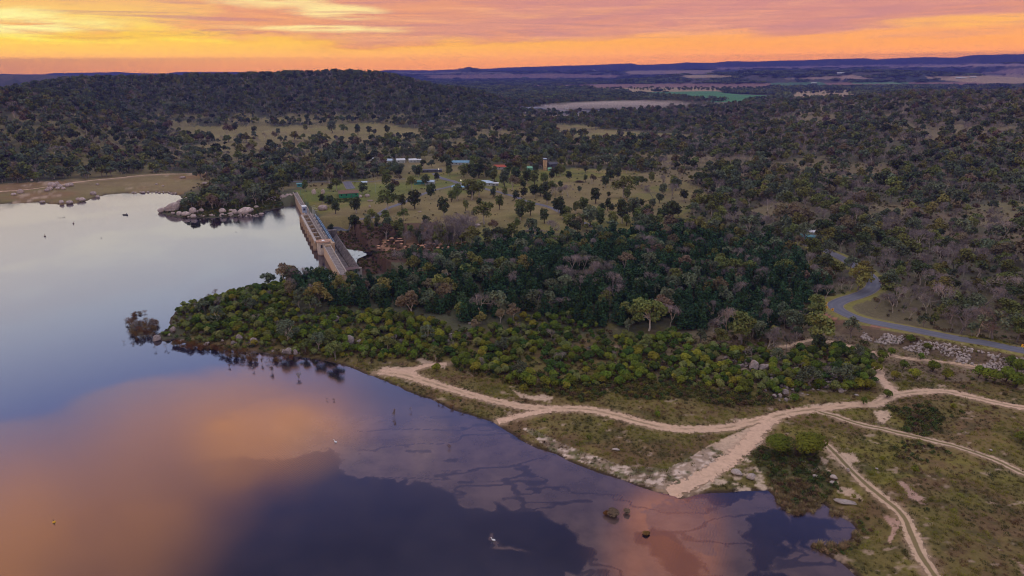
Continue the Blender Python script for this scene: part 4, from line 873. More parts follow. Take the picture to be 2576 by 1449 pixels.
# ------------------------------------------------------------ individuals and the remaining mass
def gn_scatter(name,objs,X,Y,Z,scale,rot,var,kind='stuff',label=None,sxy=None):
    me=D.meshes.new(name); me.vertices.add(len(X)); me.vertices.foreach_set('co',np.stack([X,Y,Z],-1).astype(np.float32).ravel()); me.update()
    sxy=np.ones(len(X)) if sxy is None else sxy
    attr(me,'psize','FLOAT_VECTOR',np.stack([scale*sxy,scale*sxy,scale],-1).astype(np.float32)); attr(me,'prot','FLOAT_VECTOR',rot.astype(np.float32)); attr(me,'pvar','INT',var.astype(np.int32))
    o=mkobj(name,me); tag(o,label,None,None,kind)
    ng=D.node_groups.new(name+'_nodes','GeometryNodeTree'); ng.interface.new_socket('Geometry',in_out='INPUT',socket_type='NodeSocketGeometry'); ng.interface.new_socket('Geometry',in_out='OUTPUT',socket_type='NodeSocketGeometry')
    N=ng.nodes; L=ng.links; gi=N.new('NodeGroupInput'); go=N.new('NodeGroupOutput'); jn=N.new('GeometryNodeJoinGeometry')
    def na(nm,t):
        n=N.new('GeometryNodeInputNamedAttribute'); n.data_type=t; n.inputs[0].default_value=nm; return n.outputs[0]
    sz=na('psize','FLOAT_VECTOR'); ro=na('prot','FLOAT_VECTOR'); va=na('pvar','INT')
    er=N.new('FunctionNodeEulerToRotation'); L.new(ro,er.inputs[0])
    for i,ob in enumerate(objs):
        oi=N.new('GeometryNodeObjectInfo'); oi.inputs[0].default_value=ob; oi.inputs['As Instance'].default_value=True
        ip=N.new('GeometryNodeInstanceOnPoints'); cp=N.new('FunctionNodeCompare'); cp.data_type='INT'; cp.operation='EQUAL'
        L.new(va,cp.inputs[2]); cp.inputs[3].default_value=i
        L.new(gi.outputs[0],ip.inputs['Points']); L.new(cp.outputs[0],ip.inputs['Selection']); L.new(oi.outputs['Geometry'],ip.inputs['Instance']); L.new(er.outputs[0],ip.inputs['Rotation']); L.new(sz,ip.inputs['Scale'])
        L.new(ip.outputs[0],jn.inputs[0])
    L.new(jn.outputs[0],go.inputs[0])
    md=o.modifiers.new('scatter','NODES'); md.node_group=ng
    return o
WHERE=[ # description of place, test in survey coordinates (first that fits)
 ('at the tip of the rocky point in the lake',lambda a,b:(a<520)&(b>740)),
 ('on the point facing the dam wall',lambda a,b:(a<900)&(b>690)&(b<760)),
 ('along the near waterline of the point',lambda a,b:(a<960)&(b>860)),
 ('around grey boulders on the point',lambda a,b:(a<960)&(b>760)),
 ('by the dirt fork at the lake edge',lambda a,b:(a<1230)&(b>885)),
 ('in the thicket above the dirt fork',lambda a,b:(a<1230)&(b>780)),
 ('above the long pale shore track',lambda a,b:(a<1560)&(b>885)),
 ('below the big pale-limbed gum',lambda a,b:(a<1800)&(b>840)),
 ('by the boulders right of the thicket',lambda a,b:(a>=1800)&(a<2080)&(b>880)),
 ('by the gully where tracks meet',lambda a,b:(a>=2080)&(a<2260)&(b>880)),
 ('on grass under the rock embankment',lambda a,b:(a>=2260)&(b>860)),
 ('near the near end of the dam wall',lambda a,b:(a<1000)&(b>640)),
 ('in the dark wood beside the river pool',lambda a,b:(a<1300)&(b>600)),
 ('in the middle of the dark wood',lambda a,b:(a<1650)&(b>640)),
 ('in the dark wood left of the road bend',lambda a,b:(a<2120)&(b>680)),
 ('where the dark wood meets the paddock',lambda a,b:(a<1800)&(b>540)),
 ('around the small blue-green hut',lambda a,b:(a<2120)&(b>560)),
 ('inside the road bend',lambda a,b:(a<2300)&(b>640)),
 ('above the straight asphalt road on the right',lambda a,b:(a>=2300)&(b>640)),
 ('in the open woodland on the right',lambda a,b:(a>=1700)),
 ('around the village houses',lambda a,b:(a<1700)&(a>900)&(b>380)),
 ('behind the boulder islet',lambda a,b:(a>380)&(b>380)),
 ('along the far shore',lambda a,b:(b>=0))]
def where(a,b):
    for w,f in WHERE:
        if bool(f(a,b)): return w
SIZEW={'wattle_shrub':((2.9,'low'),(3.7,'medium'),(99,'tall')),'full_gum':((8.2,'small'),(10.5,'medium'),(99,'tall')),'gum_tree':((8.2,'small'),(10.5,'medium'),(99,'tall')),'cypress_pine':((6.6,'small'),(8.4,'medium'),(99,'tall')),'bare_tree':((4,'little'),(8,'medium'),(99,'tall'))}
NOUN={'full_gum':('bushy tree','tree'),'wattle_shrub':('wattle shrub','shrub'),'gum_tree':('gum tree','tree'),'cypress_pine':('cypress pine','tree'),'bare_tree':('leafless tree','tree')}
def emit(kind,arr,nmax=300,stuff_name=None,stuff_label=None):
    x,y,h,v=arr.T; z=H(x,y); px,py=proj(x,y,z); dist=np.sqrt(x*x+y*y+(CAMZ-z)**2)
    app=h/dist; vis=(px>5)&(px<2571)&(py>5)&(py<1440); order=np.argsort(-(app*vis)); ind=order[:nmax]; ind=ind[vis[ind]]
    rot=RS.rand(len(x))*6.283; wid=.88+.3*RS.rand(len(x))
    for i in ind:
        q=VAR[kind][int(v[i])]; nm,cat=NOUN[kind]
        sw=[w for lim,w in SIZEW[kind] if h[i]<lim][0]; wh=where(px[i],py[i])
        cw={'pine':'dark blue-green','twig':'mauve-grey','dark':'dark green'}.get(q['word'],q['word'])
        lab=f'{sw} {cw} {nm} {wh}'
        r=empty(kind,(x[i],y[i],z[i]),rot[i],(h[i]*wid[i],h[i]*wid[i],h[i])); tag(r,lab,cat,f'{sw} {cw} {nm}s {wh}')
        mkobj('trunk',q['trunk'],r); mkobj('crown',q['crown'],r)
    rest=np.setdiff1d(np.arange(len(x)),ind)
    if len(rest):
        n=len(rest); rr=np.stack([RS.normal(size=n)*.05,RS.normal(size=n)*.05,rot[rest]],-1)
        gn_scatter(stuff_name,[q['whole'] for q in VAR[kind]],x[rest],y[rest],z[rest],h[rest],rr,v[rest],label=stuff_label,sxy=wid[rest])
    print(kind,len(x),'individual',len(ind))
# ------------------------------------------------------------ the dam
def concrete(name,col,stain):
    m=D.materials.new(name); m.use_nodes=True; t=NT(m.node_tree); b=t.n['Principled BSDF']
    pos=t.new('ShaderNodeNewGeometry').outputs['Position']; sp=t.new('ShaderNodeSeparateXYZ'); t.l.new(pos,sp.inputs[0])
    streak=t.noise(t.comb(t.math('MULTIPLY',sp.outputs[0],1.3),t.math('MULTIPLY',sp.outputs[1],1.3),t.math('MULTIPLY',sp.outputs[2],.12)),.8,4,.65)
    n=t.noise(pos,.5,5,.7)
    c=t.mix(t.sm(n,.3,.7),tuple(v*.75 for v in col),tuple(v*1.15 for v in col))
    c=t.mix(t.math('MULTIPLY',t.sm(streak,.42,.62),.75),c,stain)
    # drawdown mark: the wall is darker where the lake usually stands
    c=t.mix(t.math('SUBTRACT',1.0,t.sm(t.math('ADD',sp.outputs[2],t.math('MULTIPLY',n,1.2)),.3,2.2)),c,(.16,.085,.055))
    t.put(c,b.inputs['Base Color']); b.inputs['Roughness'].default_value=.9; return m
M_CONW=concrete('concrete ochre face',(.42,.315,.225),(.36,.20,.09)); M_CON=mat('concrete pale',(.38,.335,.31),.9,.28,.6); M_CONG=mat('concrete dark weathered',(.14,.118,.115),.9,.4,.35,bump=.2)
M_DECK=mat('deck grey brown',(.21,.18,.17),.9,.3,.5); M_STEEL=mat('steel blue',(.17,.28,.42),.5,.3,.8,metal=.3); M_DSTEEL=mat('steel dark',(.035,.04,.065),.6,.3,.8); M_TEAL=mat('green paint',(.05,.22,.17),.6,.2,1)
M_WH=mat('white paint',(.70,.72,.75),.6,.12,.5); M_CABIN=mat('cabin blue grey',(.28,.33,.45),.6,.2,1.5)
def build_dam():
    ang=math.atan2(DMD[1],DMD[0]); o=empty('dam',(DM0[0],DM0[1],0),ang); tag(o,'long concrete dam wall with ochre face, gates and blue steelwork holding the lake','dam')
    def B(): return MB()
    # crest and face, far section, sloping back below the crest
    for nm,s0,s1,t0,t1,top in (('wall',-14,57,.3,3.9,6.3),('wall',57,93,.3,5.2,5.4),('wall',200,268,.6,4.8,6.3)):
        b=B(); b.add([(s0,t0,top),(s1,t0,top),(s1,t0-.6,-7),(s0,t0-.6,-7),(s0,t1,top),(s1,t1,top),(s1,t1+5,-8.5),(s0,t1+5,-8.5)],[(0,1,2,3),(5,4,7,6),(1,5,6,2),(4,0,3,7),(0,4,5,1)],0); b.build(nm,M_CONW,o)
        d=B(); d.box(s0+.1,s1-.1,t0+.35,t1-.35,top,top+.06); d.build('roadway',M_DECK,o)
        for tt in (t0,t1-.3):
            p=B(); p.box(s0,s1,tt,tt+.3,top+.003,top+.95); 
            p.build('parapet',M_CON,o)
    # joints on the near deck
    for s in (216,232,247):
        j=B(); j.box(s,s+.25,1.0,4.45,6.36,6.40); j.build('expansion_joint',M_CON,o)
    # gate section
    n=7; g0,g1=93.0,183.0; w=(g1-g0)/n
    for k in range(n+1):
        s=g0+k*w; b=B(); b.prism([(s-.9,-8),(s+.9,-8),(s+.9,6.0),(s-.9,6.0)],-2.6,6.5); b.add([(s-.9,-2.6,-8),(s,-4.6,-8),(s+.9,-2.6,-8),(s-.9,-2.6,5.2),(s,-4.2,5.2),(s+.9,-2.6,5.2)],[(0,1,4,3),(1,2,5,4),(3,4,5)]); b.build('pier',M_CONW,o)
        b=B(); b.box(s-.5,s+.5,-1.5,2.2,6.003,6.35); b.build('crossbeam',M_CON,o)
    b=B(); b.box(g0-.9,g1+.9,-3.0,-1.6,5.4,6.55); b.build('walkway',M_CON,o)
    b=B(); b.box(g0-.9,g1+.9,-2.55,-2.0,-8,5.4); b.build('face_wall',M_CONW,o)
    b=B(); b.box(g0-.9,g1+.9,2.0,4.3,5.9,6.5); b.build('roadway',M_DECK,o)
    for tt in (2.0,4.1):
        b=B(); b.box(g0-.9,g1+.9,tt,tt+.2,6.503,7.25); b.build('parapet',M_CON,o)
    for k in range(n):
        s=g0+(k+.5)*w; a0,a1=s-w/2+.95,s+w/2-.95
        b=B(); N=8
        V=[(a,1.4+3.2*math.cos(q),1.0+3.8*math.sin(q)) for a in (a0,a1) for q in np.linspace(-1.0,1.25,N)]
        V=[(x,-(y-1.4)+2.0,z) for x,y,z in V]
        b.add(V,[(i,i+1,N+i+1,N+i) for i in range(N-1)]); b.build('gate',M_DSTEEL,o)
        h=B(); h.box(s-1.0,s+1.0,4.5,5.9,6.0,6.9); h.tube([(s-.9,5.2,7.2),(s+.9,5.2,7.2)],.62,10); h.build('hoist',M_CON,o)
        h=B(); h.box(a0-.4,a1+.4,4.4,6.6,5.7,6.0); h.build('hoist_platform',M_CONG,o)
        t=B()
        for a in (a0+.4,a1-.4,s-1.6,s+1.6):
            t.tube([(a,7.4,-1.5),(a,7.4,6.6)],.24,5); t.tube([(a,9.6,-4.5),(a,9.4,4.4)],.24,5)
            t.tube([(a,7.4,6.4),(a,9.4,4.2)],.12,4); t.tube([(a,7.4,2.4),(a,9.4,4.2)],.10,4); t.tube([(a,7.4,2.4),(a,9.6,-1)],.10,4)
        for zz,tt in ((6.5,7.4),(4.3,9.4),(2.4,7.4),(0.0,9.5)): t.tube([(a0,tt,zz),(a1,tt,zz)],.24,5)
        for q in range(4):
            a=a0+(a1-a0)*q/4; t.tube([(a,7.4,2.4),(a+(a1-a0)/4,7.4,6.5)],.09,4); t.tube([(a,9.4,0),(a+(a1-a0)/4,9.4,4.3)],.09,4)
        t.build('gate_frame',M_STEEL,o)
    for s in (15,38,60,82):
        p=B(); p.tube([(s,4.6,5),(s,4.6,13)],[.12,.08],6); p.tube([(s,4.6,13),(s+.2,3.4,13.1)],.05,5); p.build('light_pole',M_TEAL,o)
    for s in (84,90,96,103):
        p=B(); p.tube([(s,6.6,4),(s,6.6,11)],.07,5); p.tube([(s-.1,6.6,11),(s+.1,9.0,11)],.06,4); p.build('davit',M_WH,o)
    # control cabin and the round gate tower
    c=B(); c.box(76,81,-.4,2.6,5.4,10.4); cc=c.build('control_cabin',M_CABIN,o)
    c=B(); c.box(75.6,81.4,-.7,2.9,10.403,10.65); c.build('cabin_roof',M_WH,cc)
    c=B(); c.box(81.003,81.05,.2,1.8,7.4,9.0); c.build('window',M_DSTEEL,cc)
    c=B(); c.tube([(194,1.2,-9),(194,1.2,8.3)],3.9,28); tw=c.build('round_tower',concrete('tower concrete',(.55,.45,.38),(.36,.27,.22)),o)
    c=B(); c.tube([(194,1.2,8.303),(194,1.2,8.75)],4.6,28); c.build('tower_roof',mat('tower roof rust',(.36,.22,.16),.9,.3,.8),tw)
    c=B(); c.box(192.6,195.2,.4,2.0,8.753,8.95); c.build('roof_hatch',M_WH,tw)
    c=B(); c.box(197.5,197.93,-.9,.1,5.0,6.9); c.build('window',M_DSTEEL,tw)
    c=B(); c.box(184.2,201.5,1.2,7.2,-8,7.3); c.box(197,201,5.2,7.4,7.303,8.2); c.build('gatehouse_block',M_CONW,o)
    # stilling basin: sloping apron, floor and outer wall
    a=B()
    N=24; V=[];
    prof=[(4.9,6.0),(6.2,1.5),(7.6,-2.2),(9.4,-4.8),(11.4,-5.7),(13.6,-5.9)]
    for s in (184,229.5): V+=[(s,t,z) for t,z in prof]
    a.add(V,[(i,i+6,i+7,i+1) for i in range(5)]); a.build('apron',M_CONG,o,True)
    a=B(); a.add([(100,8.9,-7.0),(184,8.9,-7.0),(184,14,-7.0),(100,14,-7.0)],[(0,1,2,3)]); a.build('basin_floor',M_CONG,o)
    a=B(); a.add([(130,13.9,-5.9),(229.4,13.9,-5.9),(229.4,17.2,-2.4),(130,17.2,-2.4),(130,17.8,-2.4),(229.4,17.8,-2.4),(229.4,18.2,-8),(130,18.2,-8),(130,13.9,-8),(229.4,13.9,-8)],[(0,1,2,3),(3,2,5,4),(4,5,6,7),(0,3,4,7,8),(1,9,6,5,2),(0,8,9,1)]); a.build('outer_wall',M_CONG,o)
    rs=random.Random(4)
    for k in range(70):
        s=rs.uniform(150,227); t=rs.uniform(14.3,17.0); z=-5.9+(t-13.9)/3.3*3.5+.12; L=rs.uniform(.5,1.7); a=B(); a.box(s,s+.22,t,min(t+L,17.15),z,z+.16); a.build('baffle',M_CON,o)
    a=B(); a.box(126,130,12,18.2,-8,0.6); a.build('end_pier',M_CONG,o)
    a=B(); a.box(229.6,231,5.3,18.2,-8,-1.2); a.build('cross_wall',M_CON,o)
    h=empty('block_house',tuple(DM0+DMD*236+DMN*11)+(-7.5,),ang); tag(h,'grey block house with blue door at the near foot of the dam','building')
    b=B(); b.box(-4.5,4,-5.2,4.2,-.5,7.0); w_=b.build('wall',mat('block wall',(.34,.36,.40),.9,.25,.8),h)
    b=B(); b.add([(-5,-5.7,7.003),(4.5,-5.7,7.003),(4.5,4.7,7.003),(-5,4.7,7.003),(-5,-5.7,7.5),(4.5,-5.7,8.6),(4.5,4.7,8.6),(-5,4.7,7.5)],[(0,3,2,1),(4,5,6,7),(0,1,5,4),(1,2,6,5),(2,3,7,6),(3,0,4,7)]); b.build('roof',mat('roof maroon',(.12,.075,.08),.8,.3,1),h)
    b=B(); b.box(4.003,4.08,1.2,3.4,1.0,5.2); b.build('door',mat('door sky blue',(.10,.42,.72),.5,.1,1),h)
build_dam()
# ------------------------------------------------------------ rocks
def g_rock(seed,sub=3,sq=(1,1,1),ang=.0):
    bm=bmesh.new(); bmesh.ops.create_icosphere(bm,subdivisions=sub,radius=1); V=np.array([v.co[:] for v in bm.verts]); Fc=[[v.index for v in f.verts] for f in bm.faces]; bm.free()
    rs=np.random.RandomState(seed); 
    if ang: 
        for k in range(9):
            n=rs.normal(size=3); n/=np.linalg.norm(n); d=V@n; lim=.55+.3*rs.rand(); V-= n*np.clip(d-lim,0,None)[:,None]*ang
    o=rs.rand(3)*50; nz=fbm(V[:,0]*1.3+o[0],V[:,1]*1.3+V[:,2]*1.7+o[1],seed,3)-.5; n2=fbm(V[:,0]*3.1+V[:,2]*2+o[2],V[:,1]*3.3-V[:,2]*2,seed+3,3)-.5
    V=V*(1+nz*.55+n2*.16)[:,None]*np.array(sq); return V,np.array(Fc)
def rockmat(name,col,dark):
    m=mat(name,col,.95,.3,.9,obj=True,rand=.15,bump=.3); t=NT(m.node_tree); b=t.n['Principled BSDF']; l=b.inputs['Base Color'].links[0]; c=l.from_socket
    p=t.new('ShaderNodeTexCoord').outputs['Object']; t.put(t.mix(t.math('MULTIPLY',t.sm(t.noise(p,1.7,5,.65,1.0),.50,.62),.65),c,dark),b.inputs['Base Color']); return m
M_GRAN=rockmat('granite pink grey',(.44,.345,.32),(.20,.15,.15)); M_PALE=rockmat('rock pale',(.38,.32,.295),(.17,.13,.12)); M_RED=rockmat('rock orange',(.50,.27,.17),(.18,.10,.08))
ROUND=[mkmesh('boulder',*g_rock(100+i,3,(1,.85,.8)),M_GRAN,True) for i in range(5)]
BLOCK=[mkmesh('block',*g_rock(120+i,2,(1,.8,.65),1.0),M_PALE,False) for i in range(5)]
REDR=[mkmesh('slab',*g_rock(140+i,2,(1,.85,.45),.6),M_RED,True) for i in range(3)]
M_GRD=rockmat('granite dark streaked',(.29,.235,.225),(.09,.07,.07))
ROUGH=[mkmesh('crag',*g_rock(160+i,3,(1,.85,.8),.75),M_GRD,False) for i in range(5)]
def px2m(q): return math.sqrt(q[0]**2+q[1]**2+(CAMZ-q[2])**2)/F
def rock(pxc,pyb,wp,hp,me,label,tilt=0,group=None,name='boulder',sink=.12,lake=False):
    q=hit([(pxc,pyb)])[0]; k=px2m(q); w=wp*k; h=hp*k/.97
    u=np.array([q[0],q[1]])/np.hypot(q[0],q[1]); c=(q[0]+u[0]*w*.3,q[1]+u[1]*w*.3)
    zb=max(float(H(*c)),-.3)
    o=mkobj(name,me); o.location=(c[0],c[1],zb+h*.5-h*sink); dz=h*.5/.72; o.scale=(w*.52,w*(.46 if h>w*.42 else .27),dz); o.rotation_euler=(0,rad(tilt),-math.atan2(u[0],u[1])+RS.uniform(-.25,.25)); tag(o,label,name if name!='boulder' else 'boulder',group); return o
Z4=lambda x,y:(389+x*.1406,442.7+y*.1406)
ISL=[((145,650),135,75,-8,'dark flat boulder, leftmost on the boulder islet'),((335,640),240,140,-18,'huge sloping pink boulder near the left tip of the islet'),((468,498),115,80,-12,'rounded boulder behind the huge sloping one on the islet'),((635,478),200,105,-14,'long tilted pale boulder on the back of the islet'),
 ((690,682),106,110,0,'tall egg-shaped boulder at the islet waterline'),((766,664),50,50,0,'small round boulder right of the tall egg-shaped one'),((840,652),74,65,0,'upright rounded boulder third from the tall egg-shaped one'),((445,712),84,74,0,'round grey boulder below the bush at the islet left end'),
 ((698,752),92,58,6,'pale boulder standing in the water at the islet front'),((1218,676),104,86,0,'squarish rounded boulder in the middle of the islet shore'),((1368,640),70,42,0,'low boulder left of the biggest shore boulder'),((1436,690),88,86,-20,'leaning boulder touching the biggest shore boulder'),
 ((1612,698),228,112,-12,'biggest pink boulder on the islet shore, long and low'),((1736,640),68,64,0,'round boulder on the right shoulder of the biggest shore boulder'),((1360,705),84,46,0,'flat boulder at the water between the squarish and leaning boulders'),((1822,582),78,50,0,'white boulder in the scrub at the islet right side'),
 ((1912,690),80,34,0,'pale flat rock alone in the water right of the islet'),((1700,545),60,26,0,'small flat pale rock in scrub behind the biggest shore boulder'),((346,645),64,50,0,'boulder tucked under the huge sloping one'),((330,690),66,40,0,'low boulder at the water under the huge sloping one'),((622,705),60,36,0,'small pale rock left of the water boulder'),((1210,712),70,34,0,'low rock under the squarish boulder'),((1010,722),70,34,0,'pair-sized low rock in the middle of the bare islet shore'),((560,730),130,80,0,'dark broken rock at the foot of the islet'),((985,400),110,50,-8,'pale outcrop on top of the islet'),((900,150),80,40,0,'white rock beside the dead tree behind the islet'),((1440,415),34,34,0,'little round pale rock in the islet scrub')]
for (a,b),w,h,t,l in ISL:
    x,y=Z4(a,b); rock(x,y,w*.1406,h*.1406,ROUND[RS.randint(5)],l,t,lake=True)
for k in range(46):   # rubble line of the islet
    a=RS.uniform(560,1850); x,y=Z4(a,735-(a-700)*.012+RS.uniform(-22,8)); rock(x,y,RS.uniform(2.5,6),RS.uniform(2,4),ROUND[RS.randint(5)],'small loose rock along the front waterline of the boulder islet',0,'small rocks along the islet waterline','shore_rock')
FARB=[(132,473,16,12),(144,467,9,9),(152,474,10,8),(170,470,10,7),(178,469,12,8),(118,482,9,6),(52,487,11,9),(35,492,9,5),(235,491,12,8),(246,497,8,6),(175,513,13,7),(197,504,8,6),(207,506,12,7),(107,510,10,4),(155,512,9,7),(146,477,9,6),(126,479,12,8),(160,477,8,5),(245,466,6,4),(394,465,6,3),(360,486,9,4),(460,449,12,5),(80,456,5,4),(410,469,5,3)]
for i,(a,b,w,h) in enumerate(FARB):
    near='in the pale boulder pile' if 110<a<185 and b<485 else ('at the edge of the far shore water' if b>=500 or a>230 else 'on the reddish grass')
    rock(a,b,w,h,ROUND[i%5],f'{"larger" if w>9 else "small"} rounded boulder {near} of the far left shore'.replace('water of the','of the'),0,f'{"larger" if w>9 else "small"} boulders {near}')
for k in range(30):
    a=RS.uniform(330,445); rock(a,485.5-RS.rand()*2-(a>430)*-3,RS.uniform(2,4.5),RS.uniform(1.5,3),ROUND[k%5],'small rock in the line edging the back of the cove',0,'small rocks edging the back of the cove','shore_rock')
NEARB=[(844,812,20,16,'white broken boulder in the wattle left of centre'),(829,814,14,9,'low white rock left of the white broken boulder'),(810,812,12,8,'small white rock at the left of the pale cluster in the wattle'),(880,868,25,22,'big rounded grey boulder in the wattle above the shore'),(904,872,12,20,'narrow upright boulder beside the big rounded grey one'),(852,868,8,8,'small white rock left of the big rounded grey boulder'),(864,880,9,12,'slim pale rock under the big rounded grey boulder'),
 (492,781,16,14,'white pointed boulder high on the rocky point'),(436,838,12,16,'pale rock slab at the tip of the point'),(425,846,9,8,'small pale rock beside the slab at the tip'),(396,858,18,14,'pale boulder standing off the tip of the point'),(458,861,16,5,'flat rock at the waterline near the tip'),(603,858,16,14,'pale boulder above the near waterline of the point'),(640,869,20,16,'large pale outcrop above the near waterline'),(521,871,13,10,'pale rock pair-mate at the near waterline'),(512,874,10,8,'little pale rock at the near waterline of the point'),
 (729,893,20,15,'slanting pale slab at the near waterline'),(744,893,12,12,'pale slab right of the slanting slab at the waterline'),(719,890,10,12,'pale slab left of the slanting slab at the waterline'),(815,886,10,6,'small white stone in the grass by the near shore'),(1100,826,9,7,'grey rock among the wattle in the middle'),(1362,828,9,8,'grey rock on the left of the thicket under the dark wood'),(1429,842,8,6,'small pale rock in the thicket centre'),(1133,848,12,10,'pale rock pile in the central thicket'),
 (1442,643,8,15,'tall narrow pale boulder in the dark wood'),(1552,640,13,9,'pale boulder in the dark wood right of the tall narrow one'),(1515,700,10,12,'grey boulder deep in the dark wood'),(1518,700,11,8,'low pale rock in the dark wood'),(1896,934,22,25,'big dark-streaked boulder at the right end of the thicket'),(1921,936,26,21,'second big boulder right of the dark-streaked one'),(1855,912,16,12,'grey boulder left of the big dark-streaked one'),(1862,905,12,9,'little grey rock above the left grey boulder'),(1770,930,16,8,'flat pale rock in the thicket right half'),
 (1932+52,943,13,15,'rounded grey boulder near the gully'),(1932+68,940,14,18,'tall rounded boulder next to the rounded grey one'),(1958,942,9,12,'grey boulder in a row by the thicket edge'),(2068,955,15,11,'pale boulder between two wattles'),(2098,967,18,10,'broad white boulder under the wattles'),(2107,957,14,8,'white rock above the broad white one'),(1975,994,15,12,'pale rock on the bare slope'),(1940,966,16,14,'pale outcrop at the left of the bare slope'),(1995,985,12,8,'small pale rock on the bare slope'),(2123,987,10,6,'white stone by the small wattle'),(2155,997,10,5,'flat white stone on the grass above the track'),(1920,1152,0,0,'')]
for a,b,w,h,l in NEARB:
    if w: rock(a,b,w,h,(ROUGH if h>9 else BLOCK)[RS.randint(5)],l,RS.uniform(-8,8))
for (a,b,w,h,l,t) in [(1850,1200,30,16,'tan angular block on the beach, the left one of the pair',8),(1888,1210,24,18,'tan angular block on the beach, the right one of the pair',-5),(1548,1136,22,6,'white flat slab on the grass of the near point',0),(2128,1278,52,7,'long narrow tan rock lying beside the cove',0),(2021,1167,14,6,'pale flat rock under the twin shrubs',0),(2132,1190,10,15,'white stone beside the hill track',0),(2205,1182,9,5,'small pale stone in the grass right of the hill track',0),(2492,1136,8,6,'white stone alone in the right grass',0),(2052,1205,15,9,'pale rock in a row above the reeds',0),(2095,1208,18,11,'broad pale rock in a row above the reeds',0),(2093,1219,16,7,'low pale rock in a row above the reeds',0),(1900,1292,0,0,'',0)]:
    if w: rock(a,b,w,h,BLOCK[RS.randint(5)],l,t)
for k in range(36):   # scatter of stones below the thicket
    a=RS.uniform(1935,2130); b=940+RS.rand()*70-(a-1935)*.12; rock(a,b,RS.uniform(3.5,8),RS.uniform(3,6),BLOCK[k%5],'small pale stone scattered on the slope below the right end of the thicket',0,'pale stones below the right end of the thicket','stone')
for (a,b,w,h,l) in [(790,489,10,13,'upright grey monolith on the lawn, the left of two'),(813,488,9,12,'upright pale monolith on the lawn, the right of two'),(812,530,22,14,'dark rock outcrop beside the paddock shrubs'),(906,497,9,7,'rock under the tree right of the green shed'),(924,496,12,8,'dark rock right of the rock under the tree'),(932,507,14,4,'low flat rock on the paddock'),(1200,570,16,7,'pale flat rock in the tall paddock grass'),(1056,534,9,3,'low stone on the paddock slope'),(930,522,5,6,'white stone on the paddock'),(1172,575,12,6,'grey rock by the bare thicket')]:
    rock(a,b,w,h,ROUND[RS.randint(5)],l)
for k in range(42):
    a=RS.uniform(950,1170); b=598+RS.rand()*42; 
    if a>1020 and b<612: b+=14
    rock(a,b,RS.uniform(5,15),RS.uniform(3,7),REDR[k%3],'flat orange-brown rock shelf piece on the bank of the river pool',0,'orange-brown rocks on the river pool bank','river_rock')
for k in range(95):
    c=[(1870,925,40,26),(2060,958,60,16),(1960,985,40,24),(1905,905,30,12),(2110,975,22,10)][k%5]; a=c[0]+RS.normal()*c[2]*.55; b=c[1]+RS.normal()*c[3]*.55
    s_=RS.uniform(5,14); rock(a,b,s_,s_*RS.uniform(.6,.95),ROUGH[k%5],'grey boulder among the rocks tumbling out below the right end of the thicket',RS.uniform(-15,15),'tumbled grey boulders at the right end of the thicket')
for k in range(46):
    c=[(840,808,26,10),(875,872,26,12),(730,888,60,5),(620,862,40,7),(1135,850,60,30)][k%5]; a=c[0]+RS.normal()*c[2]*.6; b=c[1]+RS.normal()*c[3]*.6
    s_=RS.uniform(4,10); rock(a,b,s_,s_*RS.uniform(.6,.95),ROUGH[k%5],'small grey boulder showing between the wattles of the point',RS.uniform(-15,15),'small grey boulders between the wattles')
# rock armour under the road
def riprap():
    L=resample(ROAD,.55); L=L[(L[:,0]>150)&(L[:,1]<330)]; d=np.gradient(L,axis=0); nr=np.stack([d[:,1],-d[:,0]],-1); nr/=np.linalg.norm(nr,axis=1,keepdims=True)
    if (nr@np.array([0,-1.])).mean()<0: nr=-nr
    pts=[]
    for i in range(len(L)):
        for o_ in np.arange(6.6,15.5,.75):
            x,y=L[i]+nr[i]*(o_+RS.uniform(-.4,.4))+RS.normal(size=2)*.2; pts.append((x,y,o_))
    P_=np.array(pts); px,py=P_of(P_[:,0],P_[:,1]); n=fbm(P_[:,0]/7,P_[:,1]/5,401)
    up=(1-ss(P_[:,2],6.4,9.0)); k=(px>2168)&(py>(px-2168)*.16+826+6)&(n-up*.35>.42)&(RS.rand(len(px))<.8)
    return P_[k]
RP=riprap()
def scatter_rocks(P_,meshes,name,cat,label,group,s0,s1,nmax,stuff,slabel):
    x,y=P_[:,0],P_[:,1]; n=len(x); s=s0+(s1-s0)*RS.rand(n)**1.6; z=H(x,y); rot=np.stack([RS.rand(n)*3,RS.rand(n)*3,RS.rand(n)*6],-1); v=RS.randint(0,len(meshes),n)
    px,py=proj(x,y,z); app=s/np.sqrt(x*x+y*y)*((px<2570)&(px>0)&(py<1440)); idx=np.argsort(-app)[:nmax]
    for i in idx:
        o=mkobj(name,meshes[v[i]]); o.location=(x[i],y[i],z[i]+s[i]*.2); o.rotation_euler=rot[i]; o.scale=(s[i],)*3; tag(o,label,cat,group)
    r=np.setdiff1d(np.arange(n),idx)
    if len(r):
        whole=[D.objects.new(m.name+'_src',m) for m in meshes]; gn_scatter(stuff,whole,x[r],y[r],z[r]+s[r]*.2,s[r],rot[r],v[r],label=slabel)
    print(name,n)
scatter_rocks(RP,BLOCK,'armour_rock','rock','broken pale rock in the armour bank below the asphalt road','rock armour below the road',.38,.95,290,'rock_armour','bank of broken pale rock below the asphalt road')
def abut():
    s=RS.uniform(-17,-1,170); t=RS.uniform(-24,-1,170); x=DM0[0]+DMD[0]*s+DMN[0]*t; y=DM0[1]+DMD[1]*s+DMN[1]*t; return np.stack([x,y,s],-1)
scatter_rocks(abut(),ROUND[:3],'abutment_rock','rock','dark rubble rock stacked against the far end of the dam','rubble at the far end of the dam',.5,1.3,100,'abutment_rubble','dark rubble sloping to the water at the far end of the dam')
